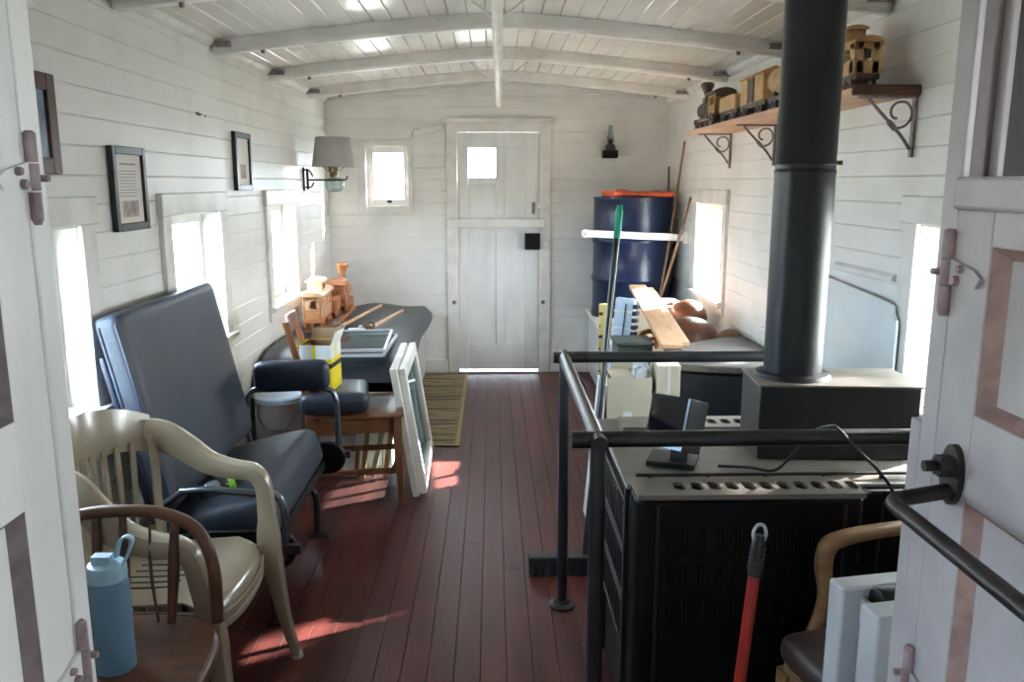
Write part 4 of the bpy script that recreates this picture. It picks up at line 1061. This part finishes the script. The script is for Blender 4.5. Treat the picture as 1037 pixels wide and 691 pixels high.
# little screen unit on the heater
t = thing('digital_frame', 'small black screen unit tilted on the heater top', 'screen', (.49, 2.16, hz), 0)
mt = Matrix.Translation((.478, 2.11, .80)) @ Matrix.Rotation(R(-15), 4, 'X') @ Matrix.Rotation(R(12), 4, 'Y') @ Matrix.Rotation(R(-46), 4, 'Z') @ Matrix.Diagonal((.95, .80, .92, 1))
g = G(); g.span((-.068, -.055, 0), (.062, .055, .152)); bd = build('case', g.xf(mt), 'black', t, bevel=.003)
g = G(); g.span((-.060, -.0568, .014), (.052, -.0545, .146)); build('screen', g.xf(mt), 'screen', bd)
g = G(); g.span((-.066, -.0572, .0), (.060, -.0545, .010)); g.span((.054, -.0572, .010), (.060, -.0545, .150)); build('silver_edge', g.xf(mt), 'bezel', bd)
g = G(); g.box((.49, 2.15, hz + .008), (.13, .11, .014), (0, 0, R(-20))); g.box((.505, 2.14, hz + .04), (.045, .035, .06), (R(-8), 0, R(-20))); build('stand', g, 'rubber', t, bevel=.003)
# flexible cable hung over the rail
g = G(); g.tube([(.60, 2.10, hz + .006), (.68, 2.08, hz + .008), (.735, 2.055, hz + .008), (.765, 2.03, .80), (.782, 1.93, .90), (.795, 1.862, .9365), (.805, 1.838, .936), (.84, 1.815, .895), (.885, 1.80, .85), (.925, 1.805, .80), (.95, 1.85, .755), (.955, 1.90, .70), (.955, 1.915, .4), (.955, 1.915, .02)], .004, seg=8, smooth=5)
props(build('power_cable', g, 'rubber', None), 'thin black cable hanging over the front pipe rail', 'cable')

# push broom behind the rail
t = thing('push_broom', 'long black push broom with green tipped handle beside the rail', 'broom', (.265, 3.02, 0))
g = G(); g.tube([(.357, 3.02, .06), (.497, 3.30, 1.31)], .0125, seg=14, smooth=0); build('handle', g, 'rail', t)
d = (Vector((.497, 3.30, 1.31)) - Vector((.357, 3.02, .06))).normalized(); q = Vector((.497, 3.30, 1.31))
g = G(); g.tube([q - d * .03, q + d * .08, q + d * .105], .0145, seg=14, smooth=0, radii=[.0145, .0145, .010]); build('handle_tip', g, 'green', t)
g = G(); g.span((.135, 2.985, .045), (.395, 3.04, .075)); build('head', g, 'rubber', t, bevel=.006)
g = G()
for i in range(24):
    for j in range(4): g.tube([(.144 + i * .0105, 2.992 + j * .013, .05), (.144 + i * .0105 + random.uniform(-.006, .006), 2.985 + j * .018 + random.uniform(-.004, .004), .0005)], .0045, seg=5, smooth=0)
props(build('bristles', g, 'bristle', t), kind='stuff')

# ---------------------------------------------------------------- far right corner
t = thing('storage_bench', 'white boarded built-in bench under drum along the right wall', 'bench', (1.04, 5.4, 0))
g = G(); g.span((.76, 4.30, .03), (.775, 6.485, .50)); g.span((.76, 4.30, .03), (1.335, 4.315, .50)); build('front_panel', g, 'panelwhite', t, bevel=.002)
g = G(); g.span((.735, 4.285, .50), (1.335, 6.485, .528)); build('bench_top', g, 'trim', t, bevel=.004)
build('plinth', G().span((.78, 4.32, 0), (1.335, 6.48, .03)), 'trim', t)

dcx, dcy, dz = 1.035, 6.12, .529
t = thing('drum', 'dark blue steel drum standing on the right bench', 'drum', (dcx, dcy, dz))
rr = .288; pr = [(0, .0), (rr + .003, .0), (rr + .004, .02), (rr, .03)]
for z in (.28, .56): pr += [(rr, z - .03), (rr + .012, z - .008), (rr + .012, z + .008), (rr, z + .03)]
pr += [(rr, .845), (rr + .005, .855), (rr + .005, .868), (rr - .006, .87), (rr - .012, .852), (0, .852)]
build('drum_body', G().lathe(pr, (dcx, dcy, dz), 56), 'drum', t)
g = G(); g.lathe([(rr + .003, -.0), (rr + .0065, .004), (rr + .0065, .05), (rr + .002, .055)], (dcx, dcy, dz), 56); build('bottom_rim', g, 'rubber', t)
g = G(); g.cyl((dcx - .12, dcy - .1, dz + .85), (dcx - .12, dcy - .1, dz + .868), .03); build('bung', g, 'iron', t)
# orange things on the drum
def blob(name, label, c, d, rz, m):
    g = G(); g.pad((0, 0, d[2] / 2), d, r=min(d) * .4, puff=.006, n=8)
    for v in g.bm.verts: v.co.z *= 1 + .25 * math.sin(v.co.x * 31 + 1) * math.cos(v.co.y * 23)
    g.xf(Matrix.Translation(c) @ Matrix.Rotation(rz, 4, 'Z')); return props(build(name, g, m, None, angle=60), label, 'cloth')
blob('folded_cloth', 'crumpled orange cloth on left part of blue drum top', (.915, 6.03, dz + .871), (.19, .26, .04), R(10), 'orange')
blob('folded_cloth', 'flat orange cloth on right part of blue drum top', (1.165, 6.03, dz + .871), (.25, .28, .032), R(-4), 'orange')
# white wooden arm across the drum
t = thing('swing_arm', 'white wooden bar reaching from right wall across blue drum', 'bar', (XR, 5.79, 1.135))
g = G(); g.sweep([(XR - .012, 5.79, 1.122), (.65, 5.79, 1.152)], .05, .03, (0, 0, 1), smooth=0, power=8); g.cyl((.65, 5.775, 1.152), (.65, 5.805, 1.152), .029, seg=20); ar = build('bar', g, 'white', t)
g = G(); g.cyl((.655, 5.775, 1.152), (.655, 5.768, 1.152), .012); build('screw', g, 'palegrey', ar); build('wall_block', G().span((XR - .03, 5.76, 1.08), (XR - .0005, 5.82, 1.17)), 'white', t, bevel=.004)
# sticks standing in the corner
for a, b, r, lab in (((1.165, 5.83, .53), (1.335, 5.865, 1.78), .010, 'tallest thin brown stick leaning in corner by the drum'), ((1.333, 6.40, .53), (1.345, 6.40, 1.62), .010, 'upright thin stick behind the blue drum in the corner'), ((1.125, 5.74, .53), (1.335, 5.62, 1.405), .0105, 'short brown stick leaning on right wall beside the drum')):
    g = G(); g.tube([a, [(a[i] + b[i]) / 2 + .008 * (i == 0) for i in range(3)], b], r, seg=10, smooth=4, r_end=r * .8); props(build('stick', g, 'stick', None), lab, 'stick', None)

# flat carton under the bowls, white bin, bowls
t = thing('flat_carton', 'long cream flat carton under the wooden bowls', 'box', (1.07, 5.0, .529))
g = G(); g.span((.81, 4.36, .529), (1.325, 5.62, .57)); build('carton_body', g, 'offwhite', t, bevel=.004)
g = G(); g.span((.80, 4.35, .57), (1.33, 5.63, .582)); build('carton_lid', g, 'offwhite', t, bevel=.003)
t = thing('plastic_bin', 'low white plastic bin behind the wooden bowls', 'bin', (1.0, 5.25, .583))
g = G(); x0, x1, y0, y1, z0, z1 = .84, 1.20, 5.08, 5.44, .583, .745; w_ = .006
g.span((x0, y0, z0), (x1, y1, z0 + w_)); g.span((x0, y0, z0), (x1, y0 + w_, z1)); g.span((x0, y1 - w_, z0), (x1, y1, z1)); g.span((x0, y0, z0), (x0 + w_, y1, z1)); g.span((x1 - w_, y0, z0), (x1, y1, z1))
build('bin_body', g, 'white', t, bevel=.003)
g = G(); g.span((x0 - .012, y0 - .012, z1 - .012), (x1 + .012, y0, z1)); g.span((x0 - .012, y1, z1 - .012), (x1 + .012, y1 + .012, z1)); g.span((x0 - .012, y0, z1 - .012), (x0, y1, z1)); g.span((x1, y0, z1 - .012), (x1 + .012, y1, z1)); build('bin_rim', g, 'white', t, bevel=.003)
def bowl(label, c, r, h, rot, m='walnut'):
    t = thing('wooden_bowl', label, 'bowl', c)
    pr = [(0, 0)] + [(r * math.sin(a) ** .8, h * (1 - math.cos(a))) for a in (PI / 2 * j / 9 for j in range(1, 10))] + [(r * .93, h)] + [(r * .9 * math.sin(a) ** .8, h - (h - .016) * math.cos(a)) for a in (PI / 2 * j / 9 for j in range(8, 0, -1))] + [(0, .018)]
    g = G(); g.lathe(pr, (0, 0, 0), 32); mt = Matrix.Translation(c) @ Euler(rot).to_matrix().to_4x4()
    build('bowl_body', g.xf(mt), m, t)
    return t
bowl('dark wooden bowl overturned nearest on the flat carton', (1.135, 4.56, .752), .165, .155, (R(186), R(8), 0))
bowl('brown wooden bowl tipped with its pale rim toward the window', (1.235, 4.92, .79), .125, .17, (R(192), R(26), 0))
bowl('farthest dark wooden bowl overturned in front of the drum', (1.22, 5.46, .722), .12, .13, (R(184), 0, 0))
bowl('tan wooden bowl tipped against right wall beside the trunk', (1.268, 4.36, .715), .09, .12, (R(196), R(-12), 0), 'stick')
# planks
def plank(label, a, b, w, th):
    A, B = Vector(a), Vector(b); d = (B - A).normalized(); sd = d.cross(Vector((0, 0, 1))).normalized(); up = sd.cross(d)
    mt = Matrix((sd, d, up)).transposed().to_4x4(); mt.translation = (A + B) / 2
    g = G(); g.box((0, 0, 0), (w, (B - A).length, th)); g.xf(mt); return props(build('plank', g, 'pine', None, bevel=.003), label, 'plank', None)
plank('wide pale pine plank sloping from trunk up to white bin', (.872, 3.93, .716), (.925, 5.24, .850), .105, .022)
plank('narrow pale pine plank lying just right of wide plank', (.955, 4.02, .712), (1.012, 5.30, .825), .05, .022)
# orange-brown bent wood hoop
t = thing('bentwood_hoop', 'orange brown bent wood hoop between ribbed panel and planks', 'hoop', (.82, 4.42, .53))
g = G(); g.tube([(.76, 4.335, .50 + .04), (.765, 4.35, .64), (.80, 4.36, .70), (.85, 4.37, .715), (.88, 4.38, .69), (.89, 4.39, .62)], .014, seg=10, smooth=6); g.tube([(.80, 4.33, .54), (.81, 4.34, .62), (.84, 4.35, .67), (.88, 4.36, .68)], .012, seg=10, smooth=6); build('hoop', g, 'orange', t)
t.children[0].data.materials[0] = M['toyred']

# black trunk with a felt lid
pl_ = [(.785, 3.66), (.86, 3.60), (1.0, 3.555), (1.16, 3.535), (1.335, 3.56), (1.335, 4.27), (1.20, 4.265), (.845, 4.0)]
t = thing('trunk', 'black trunk with grey felt lid below the planks', 'trunk', (1.06, 3.9, 0))
g = G(); c0 = Vector((1.06, 3.9)); q = [tuple(c0 + (Vector(p) - c0) * .965) for p in pl_]
g.prism(q, .655, Matrix.Translation((0, 0, .01))); tb = build('trunk_body', g, 'navy', t, bevel=.012)
tb.data.materials[0] = mat('dark_slate_vinyl', (34, 38, 48), .45)
build('felt_lid', G().prism(pl_, .035, Matrix.Translation((0, 0, .665))), 'carpet', t, bevel=.006)
g = G(); g.tube([(x, y, .667) for x, y in pl_], .006, closed=True, smooth=1, seg=6); build('lid_edge', g, 'black', t)

# dark grey box
t = thing('metal_box', 'tall dark grey green box behind the far pipe rail', 'box', (.70, 4.12, 0))
g = G(); g.span((.625, 4.04, 0), (.80, 4.24, .700)); build('box_body', g, 'greybox', t, bevel=.006)
build('box_lid', G().span((.618, 4.03, .700), (.807, 4.25, .717)), 'greybox', t, bevel=.004)
# pale ribbed panel with dark notches
t = thing('ribbed_panel', 'pale blue ribbed panel with dark notches on its edge', 'panel', (.66, 4.34, 0))
mt = Matrix.Translation((.66, 4.34, .014)) @ Matrix.Rotation(R(4), 4, 'Y') @ Matrix.Rotation(R(-30), 4, 'Z')
g = G(); g.span((-.065, -.022, .0), (.045, .022, .885)); build('panel_body', g.xf(mt), 'paleblue', t, bevel=.006)
g = G()
for k in range(9): g.span((-.066, -.026, .09 + .09 * k), (.045, -.020, .10 + .09 * k))
build('rib', g.xf(mt), 'white', t, bevel=.002)
g = G()
for k in range(22): g.span((.036, -.030, .06 + .037 * k), (.062, .022, .083 + .037 * k))
build('notch_block', g.xf(mt), 'rubber', t, bevel=.004)
g = G(); g.tube([(.0, -.028, .86), (-.008, -.03, .62), (-.03, -.03, .5), (-.05, -.03, .4)], .005, seg=6, smooth=5); build('cord', g.xf(mt), 'rubber', t)
# yellow stick rule
t = thing('measuring_stick', 'pale yellow measuring stick standing left of the ribbed panel', 'ruler', (.60, 4.62, 0))
g = G(); g.span((.600, 4.60, 0), (.645, 4.612, .83)); build('stick_body', g, 'paleyellow', t, bevel=.002)
for k in range(12): build('graduation', G().span((.600, 4.5985, .05 + .065 * k), (.600 + (.022 if k % 2 else .012), 4.6, .058 + .065 * k + (.01 if k % 2 else 0))), 'rubber', t)
# tall cream carton with packing
t = thing('tall_carton', 'tall open cream carton standing behind the heater', 'box', (.58, 3.5, 0))
x0, x1, y0, y1, z1, th = .485, .675, 3.40, 3.60, .688, .005; g = G()
g.span((x0, y0, 0), (x1, y1, th)); g.span((x0, y0, 0), (x1, y0 + th, z1)); g.span((x0, y1 - th, 0), (x1, y1, z1)); g.span((x0, y0, 0), (x0 + th, y1, z1)); g.span((x1 - th, y0, 0), (x1, y1, z1)); build('carton_body', g, 'offwhite', t)
g = G(); g.box((.60, 3.585, .705), (.14, .004, .06), (R(-14), 0, 0)); build('flap', g, 'offwhite', t)
g = G(); g.prism([(0, 0), (.05, 0), (.035, .11)], .003, Matrix(((1, 0, 0, .545), (0, .2, -1, 3.395), (0, 1, 0, .50), (0, 0, 0, 1)))); build('torn_label', g, 'white', t)
g = G(); g.pad((.635, 3.47, .69), (.07, .09, .10), r=.03, n=6)
for v in g.bm.verts: v.co += Vector((random.uniform(-.008, .008), random.uniform(-.008, .008), random.uniform(-.008, .008)))
pk = props(build('plastic_bag', g, 'clear', t, angle=10), kind=None)
pk.data.materials[0] = mat('crumpled_clear_film', (205, 210, 214), .15, spec=.8)
g = G(); g.span((.505, 3.42, .0055), (.60, 3.58, .69)); build('packed_board', g, 'offwhite', t)
t = thing('white_shelf_board', 'white board on edge leaning left of the cream carton', 'board', (.44, 3.5, 0))
build('board', G().box((.452, 3.52, .325), (.014, .22, .65), (0, R(5), 0)), 'white', t, bevel=.003)
t = thing('second_carton', 'cream carton standing between cream carton and black trunk', 'box', (.74, 3.35, 0))
g = G(); g.span((.692, 3.38, 0), (.79, 3.56, .745)); build('carton_body', g, 'offwhite', t, bevel=.003)
build('tape', G().span((.735, 3.378, .35), (.747, 3.562, .7465)), 'paper', t)

# ---------------------------------------------------------------- shelf with the toy train
t = thing('wall_shelf', 'raw wooden shelf on scrolled iron brackets along right wall', 'shelf', (XR, 3.8, 1.77))
g = G(); g.span((1.14, 2.70, 1.772), (XR - .002, 4.95, 1.795)); build('shelf_board', g, 'shelfwood', t, bevel=.003)
g = G(); g.box((1.25, 2.697, 1.788), (.222, .012, .034)); build('bark_edge', g, 'shelfedge', t, bevel=.005)
def bracket(y):
    g = G(); r = .005
    g.box((XR - .006, y, 1.675), (.008, .02, .19)); g.box((1.265, y, 1.768), (.19, .02, .007))
    g.tube([(XR - .012, y, 1.605), (1.31, y, 1.655), (1.235, y, 1.73), (1.205, y, 1.764)], .0055, seg=8, smooth=4)
    g.tube([(1.296, y, 1.668), (1.272, y, 1.693)], .009, seg=8, smooth=0)
    pts = []
    for j in range(30):
        a = -2.2 + j / 29 * 6.6; q = .043 - .030 * max(0, j - 14) / 15
        pts.append((1.303 + q * math.cos(a), y, 1.715 + q * math.sin(a)))
    g.tube(pts, .0042, seg=8, smooth=1)
    return build('bracket', g, 'hinge', t)
for y in (2.715, 4.05, 4.80): bracket(y)
sx = 1.222; sz = 1.7955
lo = locomotive('toy_locomotive', 'dark wooden toy locomotive at the far end of the shelf', (sx - .01, 4.66, sz), R(0), .90, 'toydark', 'toytan', 'toydark')
for ch in lo.children:
    for v in ch.data.vertices: v.co.y *= 1.3
small_car('toy_tender', 'pale wooden toy tender behind the dark shelf locomotive', (sx, 4.24, sz), 0, 'gondola', .30, 'toytan', 'toydark')
small_car('toy_boxcar', 'tan wooden toy boxcar on the shelf left of stove pipe', (sx, 3.86, sz), 0, 'box', .36, 'toytan', 'toydark')
small_car('toy_tank_car', 'tan wooden toy tank car partly behind the stove pipe', (sx, 3.47, sz), 0, 'tank', .34, 'toytan', 'toydark')
# caboose with bracket-shaped end wall
small_car('toy_caboose', 'tan wooden toy caboose at near end of the shelf', (sx - .008, 2.93, sz), 0, 'caboose', .40, 'toytan', 'toydark', sc=.86, over=.86)

# wall lantern by the drum
t = thing('oil_lantern', 'small dark oil lantern hanging on the back wall', 'lantern', (.90, YB, 1.68))
lx, ly = .90, 6.43
g = G(); g.span((lx - .055, ly - .04, 1.682), (lx + .055, YB - .001, 1.742)); build('bracket_box', g, 'black', t, bevel=.006)
g = G(); g.lathe([(0, 1.742), (.038, 1.742), (.042, 1.76), (.03, 1.785), (.016, 1.792), (.02, 1.80), (.026, 1.81), (.012, 1.835), (0, 1.836)], (lx, ly, 0), 20); build('burner', g, 'iron', t)
g = G(); g.lathe([(.018, 1.80), (.026, 1.83), (.016, 1.87), (.014, 1.925), (.0155, 1.925), (.0175, 1.87), (.0275, 1.83), (.0195, 1.80)], (lx, ly, 0), 20); build('chimney', g, 'clear', t)
# small white peg board left of the back door
t = thing('wall_peg', 'white wooden peg fixed on back wall left of the door', 'peg', (-.45, YB, 1.87))
g = G(); g.sweep([(-.375, 6.475, 1.905), (-.50, 6.468, 1.885), (-.545, 6.462, 1.872)], [.044, .04, .03], .03, (0, 0, 1), smooth=4, power=6); build('peg', g, 'white', t)
g = G(); g.tube([(-.54, 6.462, 1.885), (-.575, 6.46, 1.90), (-.60, 6.47, 1.875), (-.605, 6.49, 1.84)], .006, seg=8, smooth=5); g.cyl((-.41, 6.46, 1.898), (-.41, YB - .0005, 1.898), .01); build('hook', g, 'palegrey', t)

# glossy sheet leaning on the right wall, and the ledge above it
mtx = Matrix(((0, 0, 1, XR - .034), (1, 0, 0, 0), (0, 1, 0, 0), (0, 0, 0, 1)))
g = G(); g.prism([(2.655, .112), (3.60, .112), (3.60, 1.150), (2.72, 1.105), (2.685, 1.098), (2.68, 1.07), (2.655, 1.05)], .010, mtx)
props(build('white_sheet', g, 'panelwhite', None, bevel=.003), 'glossy white sheet leaning on right wall behind the flue box', 'panel')
g = G(); g.rings([[(XR - .001, y, 1.17), (XR - .016, y, 1.172), (XR - .016, y, 1.186), (XR - .006, y, 1.196), (XR - .001, y, 1.196)] for y in (2.75, 3.23)]); structure('trim_18', g, 'trim')

# ---------------------------------------------------------------- near right corner
t = thing('wooden_armchair', 'wooden armchair with brown leather seat in front of the heater', 'chair', (.935, 1.59, 0), R(192))
def A_(name, g, m='mediumwood', **k): return build(name, g, m, t, world=False, **k)
g = G(); g.pad((0, 0, .435), (.47, .45, .08), r=.035, puff=.02, n=10); A_('seat_pad', g, 'leather', angle=60)
g = G(); g.box((0, 0, .375), (.44, .42, .05)); A_('seat_frame', g, bevel=.006)
for s in (-1, 1):
    g = G(); g.sweep([(.21, s * .20, .38), (.212, s * .205, .2), (.20, s * .2, 0)], [.045, .038, .028], [.045, .038, .028], (0, 1, 0), smooth=4, power=5); A_('leg', g)
    g = G(); g.sweep([(-.20, s * .18, .38), (-.22, s * .185, .2), (-.26, s * .19, 0)], [.042, .036, .028], [.042, .036, .028], (0, 1, 0), smooth=4, power=5); A_('leg', g)
    g = G(); g.sweep([(-.20, s * .19, .36), (-.225, s * .195, .6), (-.26, s * .19, .76), (-.285, s * .18, .86)], [.04, .036, .034, .03], [.04, .036, .03, .026], (0, 1, 0), smooth=5, power=5); A_('back_post', g)
    g = G(); g.sweep([(-.235, s * .205, .690), (-.14, s * .225, .695), (-.02, s * .24, .686), (.06, s * .245, .675), (.10, s * .243, .658), (.112, s * .238, .61), (.105, s * .232, .54), (.125, s * .228, .47), (.16, s * .222, .40)], [.03, .042, .046, .046, .042, .038, .036, .034, .036], [.028, .026, .028, .032, .040, .040, .034, .032, .034], (0, 1, 0), smooth=6, power=2.6); A_('arm', g)
g = G(); g.sweep([(-.275, -.18, .835), (-.31, 0, .845), (-.275, .18, .835)], .07, .024, (0, 0, 1), smooth=6, power=4); A_('crest_rail', g)
for y in (-.10, 0, .10):
    g = G(); g.sweep([(-.21, y * .9, .42), (-.25, y, .65), (-.295, y, .82)], .03, .014, (0, 1, 0), smooth=4, power=4); A_('back_slat', g)

t = thing('folding_table', 'two white folded table panels with black rollers behind the right door', 'folding table', (.60, 1.115, 0), R(10))
def F_(name, g, m='palegrey', **k): return build(name, g, m, t, world=False, **k)
F_('rear_panel', G().span((-.075, .030, .02), (.15, .068, .905)), bevel=.004)
F_('front_panel', G().span((-.075, -.055, .02), (.15, -.012, .905)), bevel=.004)
F_('hinge_strap', G().span((.11, -.012, .80), (.15, .030, .84))); F_('hinge_strap', G().span((-.03, -.012, .05), (.15, .030, .09)))
F_('roller_bracket', G().span((-.045, -.012, .85), (-.039, .030, .888)))
for x in (-.034, .004): F_('roller', G().cyl((x, .009, .892), (x + .030, .009, .892), .0205, seg=22), 'rubber', bevel=.003)
for x in (-.03, .10):
    for y in (-.033, .049): F_('foot', G().cyl((x, y, 0), (x, y, .022), .012), 'rubber')

t = thing('red_pole', 'red metal pole with black hanging grip in front of heater', 'pole', (.41, 1.47, 0))
p0 = Vector((.445, 1.46, .04)); p1 = Vector((.513, 1.505, .745)); d = (p1 - p0).normalized()
build('shaft', G().cyl(p0, p1, .0115, seg=16), 'red', t)
g = G(); g.tube([p1 - d * .005, p1 + d * .02, p1 + d * .06, p1 + d * .078], .0135, seg=14, smooth=4, radii=[.013, .0145, .0135, .010])
for k in range(5): 
    c = p1 + d * (.008 + .011 * k); g.tube([c - d * .002, c + d * .002], .0155, seg=14, smooth=0)
gr = build('grip', g, 'rubber', t)
sd = d.cross(Vector((0, 1, 0))).normalized(); e = p1 + d * .068
g = G(); g.tube([e + sd * .010, e + sd * .0125 + d * .014, e + sd * .007 + d * .028, e + d * .031, e - sd * .007 + d * .028, e - sd * .0125 + d * .014, e - sd * .010], .0035, seg=8, smooth=5); build('hang_loop', g, 'palegrey', gr)
g = G(); g.box((.44, 1.455, .03), (.22, .05, .05)); hd = build('broom_head', g, 'rubber', t, bevel=.008)
g = G(); g.prism([(-.105, .006), (.105, .006), (.12, 0.0005), (-.12, .0005)], .05, Matrix(((1, 0, 0, .44), (0, 0, 1, 1.43), (0, 1, 0, 0), (0, 0, 0, 1)))); build('bristle_block', g, 'bristle', t)

# ------------------------------------------------------------------ outside, light, camera
structure('ground', G().span((-40, -40, -1.3), (40, 40, -1.2)), 'grass')
# unseen leafy tree added outside to shade the near windows on the right
tr = structure('added_shade_tree', G().tube([(6.6, 4.4, -1.2), (6.65, 4.4, 1.2), (6.55, 4.3, 3.6)], .16, smooth=4, r_end=.08), 'bark')
g = G(); rnd = random.Random(3)
for k in range(3300):
    v = Vector((rnd.gauss(0, 1), rnd.gauss(0, 1), rnd.gauss(0, 1))).normalized() * (rnd.random() ** .45) * (1.5 if k < 2600 else 1.0)
    c = Vector((6.6, 4.0, 4.15) if k < 2600 else (6.6, 6.2, 4.1)) + Vector((v.x, v.y, v.z * .95)); q = Euler((rnd.uniform(0, 6), rnd.uniform(0, 6), rnd.uniform(0, 6))).to_matrix()
    r = rnd.uniform(.06, .12)
    f = [g.bm.verts.new(c + q @ Vector(p) * r) for p in ((-1, 0, 0), (-.3, .5, .1), (.4, .45, .1), (1, 0, 0), (.4, -.45, .1), (-.3, -.5, .1))]
    g.bm.faces.new(f)
build('foliage', g, 'leaf', tr)
wd = bpy.data.worlds.new('sky'); S.world = wd; wd.use_nodes = True
nt = wd.node_tree; bg = nt.nodes['Background']
bg.inputs['Strength'].default_value = 24.0
tc = nt.nodes.new('ShaderNodeTexCoord'); sx = nt.nodes.new('ShaderNodeSeparateXYZ')      # sky: hazy bright on the sun's side, bluer away from it
mr = nt.nodes.new('ShaderNodeMapRange'); mr.inputs['From Min'].default_value = -1; mr.inputs['From Max'].default_value = 1
rp = nt.nodes.new('ShaderNodeValToRGB'); rp.color_ramp.elements[0].color = (.62, .83, 1.04, 1); rp.color_ramp.elements[1].color = (1.20, 1.25, 1.28, 1)
nt.links.new(tc.outputs['Generated'], sx.inputs[0]); nt.links.new(sx.outputs['X'], mr.inputs['Value']); nt.links.new(mr.outputs['Result'], rp.inputs['Fac']); nt.links.new(rp.outputs['Color'], bg.inputs['Color'])
sd = bpy.data.lights.new('sun', 'SUN'); sd.energy = 100; sd.angle = R(.7); sd.color = (1.0, .95, .88)
so = bpy.data.objects.new('sun', sd); C.objects.link(so)
el = R(27); dh = Vector((-.865, -.50, 0)).normalized()
so.rotation_euler = Vector((dh.x * math.cos(el), dh.y * math.cos(el), -math.sin(el))).to_track_quat('-Z', 'Y').to_euler()
def portal(name, loc, rot, sx, sy):
    l = bpy.data.lights.new(name, 'AREA'); l.shape = 'RECTANGLE'; l.size = sx; l.size_y = sy; l.cycles.is_portal = True
    o = bpy.data.objects.new(name, l); C.objects.link(o); o.location = loc; o.rotation_euler = rot
for y0, y1 in LW + VW: portal('window_light', (XL - .115, (y0 + y1) / 2, (ZW0 + ZW1) / 2), (0, R(-90), 0), ZW1 - ZW0, y1 - y0)
for y0, y1, z0, z1 in [(*w, ZW0, ZW1) for w in RW] + [VWR]: portal('window_light', (XR + .115, (y0 + y1) / 2, (z0 + z1) / 2), (0, R(90), 0), z1 - z0, y1 - y0)
portal('window_light', (-.8, YB + .115, 1.55), (R(-90), 0, 0), .33, .46)
portal('window_light', (-.077, YB + .115, 1.65), (R(-90), 0, 0), .22, .22)

cd = bpy.data.cameras.new('camera'); co = bpy.data.objects.new('camera', cd); C.objects.link(co); S.camera = co
cd.sensor_width = 36; cd.lens = 840 / 1037 * 36; cd.clip_start = .02
co.location = (0, 0, 1.5); co.rotation_euler = (R(90 - 10.82), 0, R(-1.373))
S.view_settings.view_transform = 'Standard'; S.view_settings.look = 'None'; S.view_settings.gamma = 1; S.view_settings.use_curve_mapping = False
S.view_settings.exposure = 0.68
S.cycles.max_bounces = 10; S.cycles.diffuse_bounces = 6; S.cycles.glossy_bounces = 4; S.cycles.transparent_max_bounces = 12
S.cycles.caustics_reflective = False; S.cycles.caustics_refractive = False; S.cycles.sample_clamp_indirect = 6
S.cycles.use_denoising = True
